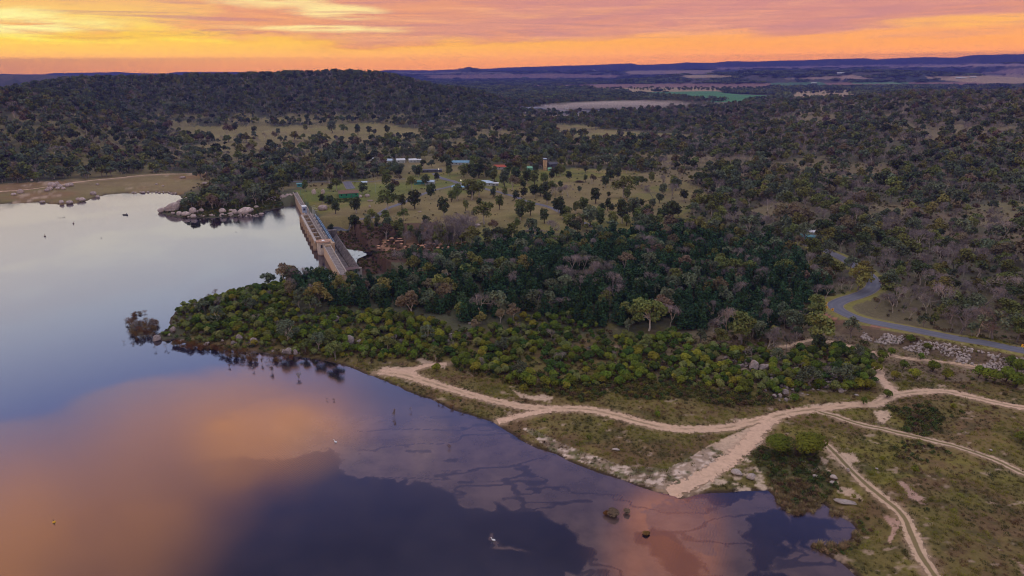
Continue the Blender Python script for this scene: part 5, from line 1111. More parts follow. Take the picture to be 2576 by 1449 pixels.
# ------------------------------------------------------------ buildings
CC={'white':(.60,.61,.64),'bluewhite':(.42,.52,.64),'grey':(.42,.46,.48),'blue':(.17,.32,.44),'dark':(.09,.09,.11),'teal':(.09,.24,.26),'mint':(.20,.42,.27),'red':(.40,.085,.05),'brown':(.17,.10,.07),
 'pale':(.40,.40,.38),'tealw':(.06,.22,.22),'mintw':(.25,.52,.35),'greenw':(.03,.20,.10),'bluew':(.13,.26,.30)}
CM_={k:mat('paint '+k,v,.6,.12,.7) for k,v in CC.items()}; M_GLASS=mat('window glass',(.02,.025,.035),.1,.1,1,spec=.8)
def house(q,spec):
    _,_,w,d,h,rf,wl,form,turn,name,cat,label=spec
    yaw=-math.atan2(q[0],q[1])+rad(turn); o=empty(name,(q[0],q[1],q[2]),yaw); tag(o,label,cat)
    if wl=='none':
        for sx in (-1,1):
            for sy in (-1,1):
                MB().box(sx*(w/2-.3)-.1,sx*(w/2-.3)+.1,sy*(d/2-.3)-.1,sy*(d/2-.3)+.1,-.3,h).build('post',M_WH,o)
        MB().box(-w*.25,w*.25,-.4,.4,.70,.78).build('table',CM_['grey'],o)
    else:
        b=MB(); b.box(-w/2,w/2,-d/2,d/2,-.5,h)
        if form=='gable': b.add([(-w/2,-d/2,h),(-w/2,d/2,h),(-w/2,0,h+d*.22),(w/2,-d/2,h),(w/2,d/2,h),(w/2,0,h+d*.22)],[(0,1,2),(3,5,4)])
        wall=b.build('wall',CM_[wl],o)
        n=max(2,int(w/4))
        for i in range(n):
            x=-w/2+w*(i+.5)/n
            if i==n//2: MB().box(x-.5,x+.5,-d/2-.05,-d/2-.003,0,2.0).build('door',CM_['dark'],o)
            else: MB().box(x-.6,x+.6,-d/2-.05,-d/2-.003,h*.42,h*.78).build('window',M_GLASS,o)
    e=.45; b=MB()
    if form=='gable':
        r=h+d*.22+.12
        b.add([(-w/2-e,-d/2-e,h-.12),(w/2+e,-d/2-e,h-.12),(w/2+e,0,r),(-w/2-e,0,r),(w/2+e,d/2+e,h-.12),(-w/2-e,d/2+e,h-.12),(-w/2-e,-d/2-e,h-.22),(w/2+e,-d/2-e,h-.22),(w/2+e,0,r-.1),(-w/2-e,0,r-.1),(w/2+e,d/2+e,h-.22),(-w/2-e,d/2+e,h-.22)],
          [(0,1,2,3),(3,2,4,5),(7,6,9,8),(8,9,11,10),(0,6,7,1),(5,4,10,11),(0,3,9,6),(3,5,11,9),(1,7,8,2),(2,8,10,4)])
    elif form=='hip':
        r=h+d*.25; k=w*.22
        b.add([(-w/2-e,-d/2-e,h),(w/2+e,-d/2-e,h),(w/2+e,d/2+e,h),(-w/2-e,d/2+e,h),(-k,0,r),(k,0,r)],[(0,1,5,4),(1,2,5),(2,3,4,5),(3,0,4),(0,3,2,1)])
    else:
        b.add([(-w/2-e,-d/2-e,h+.003),(w/2+e,-d/2-e,h+.003),(w/2+e,d/2+e,h+.003),(-w/2-e,d/2+e,h+.003),(-w/2-e,-d/2-e,h+.16),(w/2+e,-d/2-e,h+.16),(w/2+e,d/2+e,h+.6),(-w/2-e,d/2+e,h+.6)],[(0,3,2,1),(4,5,6,7),(0,1,5,4),(1,2,6,5),(2,3,7,6),(3,0,4,7)])
    b.build('roof',CM_[rf],o)
for q,sp_ in zip(HS,HOUSES): house(q,sp_)
o=empty('water_tower',tuple(TW)); tag(o,'tan round water tower with dark opening under its cap','tower')
MB().tube([(0,0,-.5),(0,0,11)],2.3,24).build('shaft',mat('tower tan',(.52,.33,.19),.9,.25,.6,obj=True),o)
MB().tube([(0,0,11.003),(0,0,12.3)],1.9,24).build('lantern',CM_['dark'],o); MB().tube([(0,0,12.303),(0,0,12.7)],[2.4,2.2],24).build('cap',CM_['bluewhite'],o)
# farm sheds on the plain
for i,(a,b,w,l) in enumerate([(1495,178,60,'far white shed on the plain under the flat hills'),(1446,206,30,'tiny white farm shed on the plain beyond the ridge end'),(2047,211,32,'white-roofed farm shed by the green strip'),(2115,187,50,'white farm building among dark trees on the plain'),(2412,198,34,'leftmost white farmhouse on the tan rise'),(2425,198,28,'middle white farmhouse on the tan rise'),(2447,196,34,'right white farmhouse on the tan rise'),(2158,226,26,'white cottage at the edge of the tan fields'),(2458,224,26,'white cottage beyond the right woodland'),(1424,275,15,'white quarry vehicle shed by the dust'),(1560,333,7,'white van-sized shed in the glade beyond the wood')]):
    q=hit([(a,b)])[0]; house(q,(a,b,w,w*.45,w*.16,'white','pale','gable',i*7-20,'farm_shed','shed',l))
def quarry_pile(a,b,w,h,l):
    q=hit([(a,b)])[0]; k=px2m(q); o=mkobj('quarry_stockpile',mkmesh('quarry_stockpile',*g_rock(int(a),3,(1,.6,.5)),mat('stockpile',(.17,.18,.22),.9,.3,.05),True)); o.location=(q[0],q[1],q[2]); o.scale=(w*k/2,)*3; o.scale[2]=h*k*1.6; tag(o,l,'stockpile')
quarry_pile(1340,275,60,7,'dark blue-grey quarry stockpile left of the dust'); quarry_pile(1372,279,30,4,'small brown quarry heap right of the dark stockpile'); quarry_pile(1520,283,30,4,'grey quarry heap under the dust plume')
# ------------------------------------------------------------ lone trees of the paddocks and lawns
def geo_tree(kind,v): return VAR[kind][v]
LW={'d':'dark rounded','g':'olive','w':'white-trunked','b':'thin leafless'}
LMK=[(917,470,'the picnic shelter'),(877,494,'the green-walled shed'),(760,466,'the teal toilet block'),(946,545,'the asphalt road bend'),(1056,492,'the climbing park road'),(1222,464,'the pale blue hipped house'),(1371,428,'the tan water tower'),(1262,424,'the red-roofed house'),(1055,462,'the teal kiosk'),(1156,477,'the blue carport'),
 (1338,510,'the right-hand park road'),(1458,456,'the dark brush pile'),(1343,574,'the pale log pile'),(1443,550,'the last stretch of park road'),(1570,480,'the middle of the big paddock'),(1690,500,'the right end of the big paddock'),(1110,612,'the rock shelf of the river'),(835,335,'the left of the far pasture'),(950,335,'the right of the far pasture'),(500,345,'the left tip of the far pasture'),(1530,348,'the glade beyond the wood'),(1015,560,'the river bank below the road'),(830,525,'the dam crest end of the paddock'),(1600,560,'the wood edge under the paddock')]
used={}
for (a,b,h,c),q in zip(LONE,LS):
    lm=min(LMK,key=lambda m:(m[0]-a)**2+((m[1]-b)*2)**2)
    if SDF(q[0],q[1])<2: continue
    if c=='b': kind,v='bare_tree',RS.randint(4)
    elif c=='d': kind,v='full_gum',int(RS.choice([0,2,5]))
    else: kind,v=('full_gum',int(RS.choice([1,3,4]))) if c=='g' and RS.rand()<.6 else ('gum_tree',int(RS.choice([0,6])))
    t=VAR[kind][v]; side=('left of' if a<lm[0]-12 else 'right of' if a>lm[0]+12 else 'beside'); 
    size='tall' if h>=13 else 'medium' if h>=9 else 'small'
    lab=f'{size} {LW[c]} tree {side} {lm[2]}'
    k=used.get(lab,0); used[lab]=k+1
    if k: lab=f'{["second","third","fourth","fifth","sixth"][min(k-1,4)]} {size} {LW[c]} tree {side} {lm[2]}'
    h*=1.18; wd=RS.uniform(.9,1.15)*(1.2 if c=='d' and h<13 else 1)
    o=empty('paddock_tree',tuple(q),RS.rand()*6,(h*wd,h*wd,h)); tag(o,lab,'tree','lone trees on the grass')
    mkobj('trunk',t['trunk'],o); mkobj('crown',t['crown'],o)
# the great pale-limbed gum
tv,tf,cv,cf=g_gum(77,3000,1.75,13,0,1.7); o=empty('gum_tree',tuple(SPECIAL),.4,14.0); tag(o,'great wide gum with bare pale limbs rising from the thicket centre','tree')
mkobj('trunk',mkmesh('great_gum_trunk',tv*np.array([1,1,1]),tf,mat('bark cream',(.60,.50,.42),.8,.2,2,obj=True),True),o); mkobj('crown',mkmesh('great_gum_crown',cv,cf,LM['olive']),o)
for q,s,l in ((TWINS[0],7.4,'rounded green shrub-tree on the beach, the left and smaller of the twin pair'),(TWINS[1],9.0,'broad green shrub-tree on the beach, the right and larger of the twin pair')):
    tv,tf,cv,cf=g_wattle(200+int(s),3200); o=empty('wattle_tree',tuple(q),1,(s*1.1,s*1.1,s*.85)); tag(o,l,'tree'); mkobj('trunk',mkmesh('t',tv,tf,M_BARKD,True),o); mkobj('crown',mkmesh('c',cv,cf,LM['bright green']),o)
# dead white tree by the islet
t=VAR['bare_tree'][1]; q=hit([(507,494)])[0]; o=empty('dead_tree',tuple(q),0,8.5); tag(o,'white dead tree standing behind the boulder islet','tree'); mkobj('trunk',t['trunk'],o); mkobj('crown',t['crown'],o)
# brush piles
def brush(a,b,w,h,l,m,cat='brush pile'):
    q=hit([(a,b)])[0]; k=px2m(q); rs=np.random.RandomState(int(a)); ps=[]
    for i in range(70):
        c=rs.normal(size=2)*.22; d=rs.normal(size=3); d[2]*=.25; d/=np.linalg.norm(d); L=.12+.25*rs.rand(); p=np.array([c[0],c[1]*.6,max(.05,.35*(1-abs(c[0])*2)*rs.rand())]); ps.append(([p-d*L,p+d*L],[.018,.008]))
    v,f=tubes(ps,4); o=mkobj('brush_pile',mkmesh('brush_pile',v,f,m,True),loc=tuple(q)); o.scale=(w*k,w*k*.8,h*k*3.2); tag(o,l,cat)
brush(1345,582,52,7,'pale grey pile of dead branches at the edge of the dark wood',M_BARKG); brush(1458,459,26,5,'dark heap of cut brush on the big paddock',M_BARKD); brush(1525,447,30,5,'dark brush heap left of the paddock trees, above the first heap',M_BARKD); brush(1513,456,9,3,'tiny dark brush heap between the two larger ones',M_BARKD); brush(1560,462,14,2,'low pale strip of fallen timber on the paddock',M_BARK)
# ------------------------------------------------------------ plants standing in the water
FLM=[('brown',70),('twig',71),('russet',72),('brown',73)]
FV=[]
for w,sd in FLM:
    tv,tf,cv,cf=g_bare(sd,260); lv,lf=leafcloud([(0,0,.55,.35,.35,.4),(.1,.1,.35,.3,.3,.3)],150 if w!='twig' else 20,.035,sd,.6,.3)
    FV.append((w,mkmesh('stem',tv,tf,M_BARKD,True),mkmesh('leaves',np.vstack([cv,lv]),np.vstack([cf,lf+len(cv)]),LM[w])))
def flooded(x,y,h,label,group,i=None,name='flooded_shrub',wd=1.0):
    w,a,b=FV[RS.randint(4) if i is None else i]; o=empty(name,(x,y,-.1),RS.rand()*6,(h*wd,h*wd,h)); tag(o,label,'shrub',group); mkobj('stem',a,o); mkobj('leaves',b,o)
def fl(poly,n,h0,h1,label,group,i=None):
    poly=np.array(poly,float); c=0; tries=0
    while c<n and tries<4000:
        tries+=1; p=poly.min(0)+RS.rand(2)*(poly.max(0)-poly.min(0))
        if not inpoly(np.array(p[0]),np.array(p[1]),poly): continue
        w=gp([p],0)[0]; flooded(w[0],w[1],RS.uniform(h0,h1),label,group,i,wd=RS.uniform(.9,1.3)); c+=1
fl([(312,815),(335,812),(395,812),(402,835),(392,850),(365,852),(350,858),(330,850),(318,835)],64,1.9,3.4,'brown flooded shrub in the clump off the tip of the point','flooded shrubs off the tip of the point')
fl([(325,797),(335,790),(368,782),(372,786),(350,794),(332,802)],22,.9,1.7,'dark flooded shrub in the thin strip farthest out on the lake','flooded shrubs in the thin outer strip',0)
fl([(432,863),(470,868),(520,874),(560,880),(555,886),(480,882),(440,874)],44,1.5,2.8,'rusty flooded shrub along the near waterline of the point','flooded shrubs along the near waterline',0)
fl([(555,884),(640,893),(740,900),(735,912),(640,914),(560,900)],52,1.5,3.0,'brown flooded shrub in the shallows left of the slab rocks','flooded shrubs left of the slab rocks')
fl([(1100,1014),(1130,1024),(1180,1045),(1170,1048),(1100,1022)],6,.7,1.5,'dead shrub at the grassy waterline right of the dirt fork','dead shrubs at the grassy waterline')
for a,b,h,i,l in [(418,877,2.6,1,'single twiggy shrub in the lake, right one of two off the point'),(393,880,2.2,1,'single twiggy shrub in the lake, left one of two off the point'),(752,953,2.6,2,'lone pinkish leafy sapling in open water below the point'),(684,937,2.8,0,'tall brown snag in the orange reflection'),(660,915,3.0,0,'brown flooded sapling behind the tall snag'),(640,930,2.2,1,'grey twiggy snag left of the tall brown snag'),(577,924,1.6,0,'small brown snag farthest left in the orange reflection'),(822,1007,1.0,1,'low dark tuft in open water, the left of two'),(840,1008,1.0,2,'low brown tuft in open water, the right of two'),(992,1050,3.2,2,'reddish upright snag alone in the bay'),(1035,1035,1.6,1,'thin grey snag right of the reddish one'),(1130,1128,1.5,0,'dark tuft in the middle of the bay'),(345,858,1.8,0,'brown snag below the clump off the tip'),(311,863,1.3,1,'small lone post-like snag left of the clump'),(335,868,1.0,0,'smallest brown tuft below the clump'),(500,872,1.8,0,'yellowish shrub at the waterline')]:
    w=gp([(a,b)],0)[0]; flooded(w[0],w[1],h,l,None,i,wd=.8 if h<3 else .45)
tv,tf,cv,cf=g_wattle(301,520)
for (a,b,h,w_,l,lm_) in [(1545,1298,2.4,1.3,'yellow-topped brown bush standing in the muddy bay',('russet')),(1578,1292,1.9,.9,'smaller reddish bush right of the yellow-topped one in the bay',('russet')),(1525,1296,1.7,.9,'smallest reddish bush left of the yellow-topped one in the bay','brown'),(1625,1345,1.3,1.3,'low ochre bush on the mud bar in the bay','brown')]:
    q=gp([(a,b)],0)[0]; o=empty('flooded_bush',(q[0],q[1],-.35),RS.rand()*6,(h*w_*1.2,h*w_*1.2,h)); tag(o,l,'shrub'); mkobj('stem',mkmesh('s',tv,tf,M_BARKD),o); mkobj('leaves',mkmesh('l',cv,cf,LM[lm_]),o)
# ------------------------------------------------------------ scrub, tussocks and grass as masses
def g_tuft(seed,n,h,w,lean=.35):
    rs=np.random.RandomState(seed); a=rs.rand(n)*6.28; r=rs.rand(n)**.5*w; bx=np.cos(a)*r; by=np.sin(a)*r; L=h*(.5+.5*rs.rand(n)); dx=np.cos(a+rs.normal(size=n)*.6)*lean*L; dy=np.sin(a)*lean*L; k=.045*h+.012
    px_,py_=-np.sin(a)*k,np.cos(a)*k
    V=np.stack([np.stack([bx-px_,by-py_,bx*0-.03],-1),np.stack([bx+px_,by+py_,bx*0-.03],-1),np.stack([bx+dx,by+dy,L],-1)],1).reshape(-1,3); return V,np.arange(3*n).reshape(n,3)
M_GR=[leafmat('grass olive',(.120,.105,.035)),leafmat('grass yellow green',(.19,.185,.028)),leafmat('grass brown',(.15,.095,.05)),leafmat('grass deep',(.06,.068,.022))]
TU=[D.objects.new('tuft',mkmesh('tuft',*g_tuft(i,46,.42,.55),M_GR[i%4])) for i in range(4)]
def jit_area(x0,x1,y0,y1,s): return jgrid(x0,x1,y0,y1,s,.9)
def grass():
    x,y=jit_area(-110,250,122,300,1.15); px,py=P_of(x,y); n=fbm(x/14,y/14,111); n2=fbm(x/5,y/5,413)
    k=(SDF(x,y)>.9)&(px>-50)&(px<2700)&(py>845)&(py<1500)&(lookup(dt_g,x,y)>.3)&(lookup(dR_g,x,y)>3.6)&~inpoly(px,py,WATTLE)
    lum=lookup(C.sum(-1),x,y); k&=(lum<.55)|(RS.rand(len(x))<.12); k&=RS.rand(len(x))<.35+.9*n
    x,y,n,n2=x[k],y[k],n[k],n2[k]; v=np.where(n2>.56,1,np.where(n2<.38,3,np.where(n>.52,0,2))); m=len(x)
    gn_scatter('grass',TU,x,y,H(x,y),.6+1.1*RS.rand(m)**2*(.5+n2),np.stack([x*0,x*0,RS.rand(m)*6],-1),v,label='rough tussocky grass on the open ground round the bay')
    print('grass',m)
grass()
SC_V=[D.objects.new('scrub',mkmesh('scrub',*leafcloud([(0,0,.35,.55,.5,.35),(.3,.2,.3,.4,.4,.3),(-.3,.1,.28,.35,.4,.25)],90,.085,500+i,.5,.5),m)) for i,m in enumerate([leafmat('scrub olive',(.085,.080,.022)),leafmat('scrub yellow',(.135,.120,.022)),leafmat('scrub brown',(.090,.058,.030)),leafmat('scrub dark',(.050,.074,.020))])]
def scrub():
    X=[];Y=[];S=[];Vv=[]
    def put_(x,y,s,v): X.append(x);Y.append(y);S.append(s);Vv.append(v)
    x,y=jit_area(-20,200,190,300,1.45); px,py=P_of(x,y); n=fbm(x/10,y/10,421)
    k=inpoly(px+(n-.5)*90,py+(n-.5)*40,LOWSH)&free(x,y,1); m=k.sum(); put_(x[k],y[k],1.0+1.1*RS.rand(m),RS.choice([0,0,1,2,3],m))
    x,y=jit_area(-160,250,170,420,2.6); px,py=P_of(x,y); k=inpoly(px,py,WATTLE)&free(x,y,.8)&(RS.rand(len(x))<.8); m=k.sum(); put_(x[k],y[k],1.0+1.2*RS.rand(m),RS.choice([0,2,3],m))
    x,y=jit_area(-60,260,125,300,3.4); px,py=P_of(x,y); n=fbm(x/12,y/12,423); k=(py>870)&(SDF(x,y)>1.2)&(lookup(dt_g,x,y)>1)&(lookup(dR_g,x,y)>7)&~inpoly(px,py,WATTLE)&~inpoly(px,py,LOWSH)&(n>.60)&(RS.rand(len(x))<.5); m=k.sum(); put_(x[k],y[k],.6+.9*RS.rand(m),RS.choice([0,1,2,3],m))
    for poly,s0,s1,st in (([(1800,1150),(1900,1130),(2060,1120),(2085,1170),(2105,1230),(2070,1258),(2000,1268),(1955,1240),(1930,1205),(1880,1150)],1.0,1.8,1.3),([(2240,1030),(2330,1010),(2360,1040),(2360,1085),(2310,1110),(2240,1095),(2280,1060)],1.2,2.2,1.5),([(2270,1110),(2350,1105),(2400,1150),(2330,1165),(2240,1150)],.8,1.5,1.6),([(2110,1320),(2180,1290),(2200,1350),(2160,1390),(2110,1400),(2060,1385)],.6,1.2,1.4)):
        x,y=jit_area(0,200,120,240,st); px,py=P_of(x,y); n=fbm(x/6,y/6,425); k=inpoly(px+(n-.5)*60,py+(n-.5)*30,poly)&(SDF(x,y)>.6)&(lookup(dt_g,x,y)>.8)&(RS.rand(len(x))<.8); m=k.sum(); put_(x[k],y[k],s0+(s1-s0)*RS.rand(m),RS.choice([0,3,3,2],m))
    # islet scrub, dam-side bank and river edge
    for poly,s0,s1,st,ch in ((ISLET,1.2,2.6,1.9,[0,0,3,3,1]),(ROCKYBANK,1.0,2.4,2.6,[0,2,3]),([(830,500),(900,500),(900,510),(840,510)],.8,1.5,1.5,[3,3,0])):
        p_=np.array(poly); x,y=jit_area(-330,60,340,720,st); px,py=P_of(x,y); k=inpoly(px,py,p_)&(SDF(x,y)>2.0)&(RS.rand(len(x))<.75); s_,t_=dam_st(x,y); k&=~((t_>-3)&(t_<20)&(s_>-5)&(s_<240)); m=k.sum(); put_(x[k],y[k],s0+(s1-s0)*RS.rand(m),RS.choice(ch,m))
    x,y=jit_area(-220,260,380,760,7.5); px,py=P_of(x,y); k=inpoly(px,py,PARK)&free(x,y,3)&(RS.rand(len(x))<.28); m=k.sum(); put_(x[k],y[k],.8+1.3*RS.rand(m)**2,RS.choice([0,2,3],m))
    # understorey of the nearer woods
    x,y=jit_area(-350,520,250,760,5.5); px,py=P_of(x,y); n=fbm(x/30,y/30,427); k=free(x,y,5)&(px>-100)&(px<2700)&~anyin(px,py,CLEAR)&~inpoly(px,py,WATTLE)&(py<905)&(RS.rand(len(x))<.35+.5*n); m=k.sum(); put_(x[k],y[k],1.0+1.5*RS.rand(m),RS.choice([0,2,2,3],m))
    x,y,s,v=map(np.concatenate,(X,Y,S,Vv)); m=len(x)
    gn_scatter('undergrowth',SC_V,x,y,H(x,y),s,np.stack([x*0,x*0,RS.rand(m)*6],-1),v,label='low olive scrub between the shrubs and under the trees'); print('scrub',m)
scrub()
RD=[D.objects.new('reed',mkmesh('reed',*g_tuft(20+i,70,1.0,.5,.5),LM['tan'])) for i in range(2)]
def reeds():
    X=[];Y=[]
    for poly,st in (([(1950,1225),(2000,1200),(2050,1215),(2075,1250),(2065,1275),(2045,1290),(1990,1292),(1960,1275)],.75),([(2040,1362),(2082,1372),(2122,1368),(2150,1340),(2170,1350),(2140,1380),(2085,1395),(2045,1380)],.9),([(2092,1284),(2110,1295),(2100,1305),(2085,1290)],.6),([(1990,1275),(2030,1275),(2030,1290),(1985,1300)],.7)):
        x,y=jit_area(20,130,120,190,st); px,py=P_of(x,y); k=inpoly(px,py,poly)&(RS.rand(len(x))<.7)&(SDF(x,y)>-1.5); X.append(x[k]);Y.append(y[k])
    x,y=map(np.concatenate,(X,Y)); m=len(x); gn_scatter('reeds',RD,x,y,np.maximum(H(x,y),-.1),.7+.6*RS.rand(m),np.stack([x*0,x*0,RS.rand(m)*6],-1),RS.randint(0,2,m),label='pale tan reeds fringing the small muddy cove')
reeds()
# tree clumps on the far plain
CLM=[D.objects.new('clump',mkmesh('clump',*leafcloud([(math.cos(j*2.4)*.8*(j/7),math.sin(j*2.4)*.8*(j/7),.10+.03*(j%3),.30,.30,.11) for j in range(8)],230,.07,600+i,.4,.7),LM[w])) for i,w in enumerate(['dark','olive','grey-green'])]
def plain_trees():
    rr=RS.rand(26000); r=2500*np.exp(rr*math.log(9500/2500)); a=np.radians(RS.uniform(-16,46,26000)); x=r*np.sin(a); y=r*np.cos(a)
    soil=lookup(C.sum(-1),x,y); k=(soil<.235)|(RS.rand(len(x))<.006); k&=(fbm(x/160,y/160,431)>.40)
    x,y,r=x[k],y[k],r[k]; m=len(x); s=np.where(r<4000,26,34)*(.6+.8*RS.rand(m))
    tl=np.where(r<4200,1.7,1.15); gn_scatter('plain_woods',CLM,x,y,H(x,y)-.5,s*tl,np.stack([x*0,x*0,RS.rand(m)*6],-1),RS.randint(0,3,m),sxy=1/tl,label='dark bands of woodland and tree lines across the far plain'); print('plain',m)
plain_trees()
# ------------------------------------------------------------ small things on and by the water
def skin_body(name,joints,edges,mats,parent):
    me=D.meshes.new(name); me.from_pydata([j[0] for j in joints],edges,[]); o=D.objects.new(name,me); COL.objects.link(o); o.parent=parent
    sk=o.modifiers.new('skin','SKIN'); 
    for i,j in enumerate(joints): me.skin_vertices[0].data[i].radius=(j[1],j[1])
    me.skin_vertices[0].data[0].use_root=True
    sb=o.modifiers.new('sub','SUBSURF'); sb.levels=1; sb.render_levels=1; me.materials.append(mats); return o
def person(loc,yaw,label,sit=False,top=(.10,.11,.16)):
    o=empty('person',loc,yaw); tag(o,label,'person'); hz=.48 if sit else .92
    J=[((0,0,hz),.13),((0,0,hz+.28),.13),((0,0,hz+.48),.15),((0,0,hz+.58),.06),((0,.02,hz+.72),.095),((0,.02,hz+.80),.085)]
    E=[(0,1),(1,2),(2,3),(3,4),(4,5)]
    for sx in (-1,1):
        b=len(J)
        J+=[((sx*.19,0,hz+.47),.055),((sx*.25,.05,hz+.22),.045),((sx*.20,.22,hz+.10),.035),((sx*.19,.30,hz+.10),.03)]; E+=[(2,b),(b,b+1),(b+1,b+2),(b+2,b+3)]
        if sit: J+=[((sx*.10,.02,hz-.02),.09),((sx*.12,.42,hz-.02),.07),((sx*.12,.46,.06),.045),((sx*.12,.60,.04),.04)]
        else: J+=[((sx*.09,0,hz-.06),.09),((sx*.11,.03,.50),.065),((sx*.12,0,.09),.045),((sx*.12,.16,.04),.04)]
        E+=[(0,b+4),(b+4,b+5),(b+5,b+6),(b+6,b+7)]
    skin_body('body',J,E,mat('clothes',top,.9,.1,3),o)
    me=mkmesh('hair',*g_rock(3,2,(.10,.11,.09)),mat('hair dark',(.02,.015,.012),.7,.1,3),True); h=mkobj('hair',me,o,(0,0,hz+.83))
def boat():
    w=gp([(316,541)],0)[0]; o=empty('rowing_boat',(w[0],w[1],0),rad(-12)); tag(o,'small dark fishing boat floating on the pale upper lake','boat')
    S=np.linspace(-1,1,11); V=[];n=7
    for s in S:
        b=.78*(1-max(0,s)**3*.92)*(1 if s>-1 else .95); sh=.55+.22*max(0,s)**2
        for k in range(n):
            q=(k/(n-1)*2-1); V.append((s*2.3,q*b,sh-(1-abs(q)**2.2)*(sh+.12)))
    Fc=[(i*n+k,i*n+k+1,(i+1)*n+k+1,(i+1)*n+k) for i in range(10) for k in range(n-1)]+[tuple(range(n))]
    me=mkmesh('hull',V,Fc,mat('hull dark',(.04,.04,.06),.5,.1,2),True); h=mkobj('hull',me,o); sm=h.modifiers.new('thick','SOLIDIFY'); sm.thickness=.05
    for x in (-1.1,.5): MB().box(x-.16,x+.16,-.7,.7,.34,.40).build('bench',M_BARKG,o)
    MB().box(-2.55,-2.25,-.15,.15,.1,.95).build('outboard_motor',M_DSTEEL,o)
    c,s=math.cos(rad(-12)),math.sin(rad(-12)); person((w[0]+1.2*c,w[1]+1.2*s,.02),rad(60),'tiny dark figure standing in the fishing boat')
boat()
q=hit([(442,511)])[0]; person((q[0],q[1],max(q[2],0)+2.2),rad(150),'tiny figure in dark clothes standing on the islet boulders')
def bird(a,b,l,s=1.0,dark=False):
    w=gp([(a,b)],0)[0]; o=empty('waterbird',(w[0],w[1],0),RS.rand()*6,s); tag(o,l,'bird'); m=M_WH if not dark else CM_['dark']
    J=[((-.34,0,.10),.10),((-.1,0,.14),.19),((.18,0,.16),.17),((.36,0,.30),.075),((.38,0,.52),.05),((.44,0,.66),.065),((.56,0,.64),.035)]
    skin_body('body',J,[(i,i+1) for i in range(6)],m,o)
    MB().tube([(.56,0,.64),(.86,0,.50)],[.03,.012],6).build('beak',mat('beak pink',(.6,.35,.25),.6,.1,2),o)
bird(845,1113,'white pelican swimming with a dark wake in the middle of the bay',1.35); bird(1242,1360,'white pelican swimming at the bottom edge of the bay',1.35)
for i,(a,b) in enumerate([(147,548),(152,548.5),(158,548),(162,547),(255,599),(594,584)]): bird(a,b,['tiny dark duck in the row of four on the pale water','tiny dark duck alone on the pale upper lake'][i>3],1.0,True) if i<4 else bird(a,b,'single tiny dark bird low on the lake '+('left of the islet' if i==4 else 'right of the islet, off the dam'),1.0,True)
for o in list(COL.objects):
    if o.name.startswith('waterbird') and 'row of four' in str(o.get('label')): o['group']='four ducks in a row'
for a,b,l in ((136,1314,'small yellow marker buoy on the orange reflection'),(185,563,'small dark channel marker, the upper of two on the pale lake'),(113,595,'small dark channel marker, the lower of two on the pale lake')):
    w=gp([(a,b)],0)[0]; y_=a==136; o=empty('marker_buoy',(w[0],w[1],0),0,.75 if y_ else 1.3); tag(o,l,'buoy')
    me=mkmesh('float',*g_rock(9,2,(.5,.5,.38)),mat('buoy yellow' if y_ else 'buoy dark',(.75,.42,.03) if y_ else (.10,.06,.05),.5,.1,2),True); mkobj('float',me,o,(0,0,.12))
    MB().tube([(0,0,.3),(0,0,1.5)],[.12,.07],8).build('mast',CM_['brown'],o)
# wake of the pelican and drifting logs
for a,b,a2,b2,l in ((372,841,389,836,'pale log floating in the flooded clump'),(1170,1008,0,0,''),(1300,1092,0,0,'')):
    if a2: p,q2=gp([(a-40+20,b),(a2-40+20,b2)],0); MB().tube([(p[0],p[1],.05),(q2[0],q2[1],.12)],[.18,.09],7).build('floating_log',M_BARKG); tag(D.objects['floating_log'],l,'log')
# chevron signs on the road bend
def chev(a,b,l):
    q=hit([(a,b)])[0]; o=empty('chevron_sign',tuple(q),-math.atan2(q[0],q[1])); tag(o,l,'road sign'); MB().tube([(0,.04,-.2),(0,.04,2.2)],.04,6).build('post',CM_['grey'],o)
    MB().box(-.45,.45,-.02,.0,1.2,2.3).build('plate',mat('sign yellow',(.85,.45,.02),.5,.05,1),o)
    b_=MB(); b_.add([(-.28,-.026,2.15),(0,-.026,2.15),(.3,-.026,1.75),(0,-.026,1.35),(-.28,-.026,1.35),(.02,-.026,1.75)],[(0,1,2,5),(5,2,3,4)]); b_.build('arrow',CM_['dark'],o)
chev(2077,772,'yellow chevron sign on the bend, the farthest of three'); chev(2077.5,782,'yellow chevron sign on the bend, the middle of three'); chev(2093,788,'yellow chevron sign on the bend, closest to the asphalt'); chev(2571,880,'yellow chevron sign at the right end of the straight road')
# lamps
for a,b,l in ((945,484,'tall unlit light pole on the lawn below the picnic shelter'),(1160,466,'lit lamp by the road junction above the blue carport'),(1104,437,'lit lamp in front of the long dark shelter'),(1216,472,'lit lamp in front of the pale blue hipped house')):
    q=hit([(a,b)])[0]; o=empty('street_lamp',tuple(q)); tag(o,l,'lamp'); hh=8 if a==945 else 5; MB().tube([(0,0,-.3),(0,0,hh)],[.12,.08],6).build('pole',CM_['grey'],o)
    m=CM_['white']
    if a!=945:
        m=D.materials.new('lamp glow'); m.use_nodes=True; bb=m.node_tree.nodes['Principled BSDF']; bb.inputs['Emission Color'].default_value=(1,.85,.6,1); bb.inputs['Emission Strength'].default_value=6
    mkobj('lamp_head',mkmesh('lamp_head',*g_rock(5,2,(.32,.32,.2)),m,True),o,(0,-.3,hh))
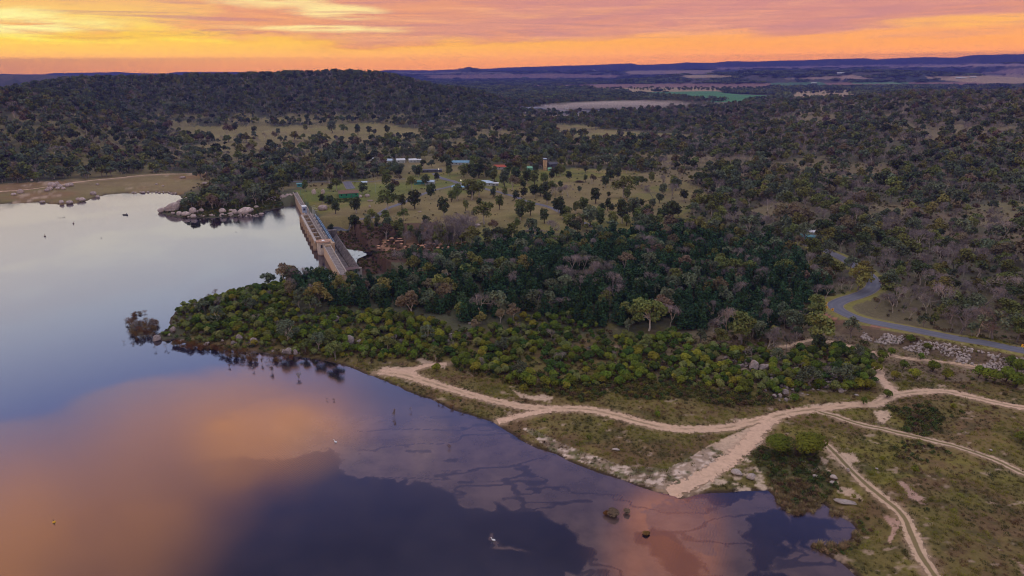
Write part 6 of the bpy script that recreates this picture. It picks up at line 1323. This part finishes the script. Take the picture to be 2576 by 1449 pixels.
# ------------------------------------------------------------ air: one even haze, and the dust blowing off the quarry
def volume(name,V0,V1,col,dens,noise=False):
    m=D.materials.new(name); m.use_nodes=True; t=NT(m.node_tree); t.n.remove(t.n['Principled BSDF'])
    v=t.new('ShaderNodeVolumePrincipled'); v.inputs['Color'].default_value=(*col,1); v.inputs['Density'].default_value=dens; v.inputs['Anisotropy'].default_value=0
    if noise:
        co=t.new('ShaderNodeTexCoord').outputs['Object']; sp=t.new('ShaderNodeSeparateXYZ'); t.l.new(co,sp.inputs[0])
        r=t.vmath('LENGTH',t.vmath('MULTIPLY',co,(1,1,1)),out=1)
        n=t.noise(t.vmath('MULTIPLY',co,(2.2,3,3)),2.0,4,.6)
        k=t.math('MULTIPLY',t.math('SUBTRACT',1.0,t.sm(r,.15,1.0)),t.sm(n,.30,.62)); k=t.math('MULTIPLY',k,t.math('ADD',.25,t.math('MULTIPLY',t.math('SUBTRACT',1.0,t.sm(sp.outputs[0],-.75,.9)),1.1)))
        t.put(t.math('MULTIPLY',k,dens),v.inputs['Density'])
    t.l.new(v.outputs[0],t.n['Material Output'].inputs['Volume']); return m
b=MB(); b.box(-17500,17500,-17500,17500,-14,HAZE_TOP)
tag(b.build('haze',volume('haze air',0,0,(.070,.088,.46),HAZE_D)),'thin blue-violet evening haze over the whole valley',kind='stuff')
q=gp([(1560,275)],6.0)[0]; q=(q[0],q[1],6.0); k=px2m(q)
me=mkmesh('dust_cloud',*g_rock(8,3,(1,1,1)),volume('dust air',0,0,(.95,.80,.74),.09,True)); o=mkobj('dust_cloud',me,None,(q[0]+10,q[1]+40,q[2]+9)); o.scale=(250*k,70,9*k+5); o.rotation_euler=(0,rad(-1.2),rad(-6))
tag(o,'pale dust drifting low over the quarry',kind='stuff')
emit('wattle_shrub',np.vstack(PL['wattle_shrub']),300,'wattle_thicket','dense thicket of rounded green wattle covering the near point')
emit('gum_tree',np.vstack(PL['gum_tree']),300,'gum_forest','olive gum forest covering the hills and flats')
emit('cypress_pine',np.vstack(PL['cypress_pine']),300,'cypress_wood','dark cypress wood on the headland')
emit('full_gum',np.vstack(PL['full_gum']),300,'bushy_trees','bushy trees among the houses and on the river bank')
emit('bare_tree',np.vstack(PL['bare_tree']),240,'bare_woodland','grey leafless trees scattered through the woodland')
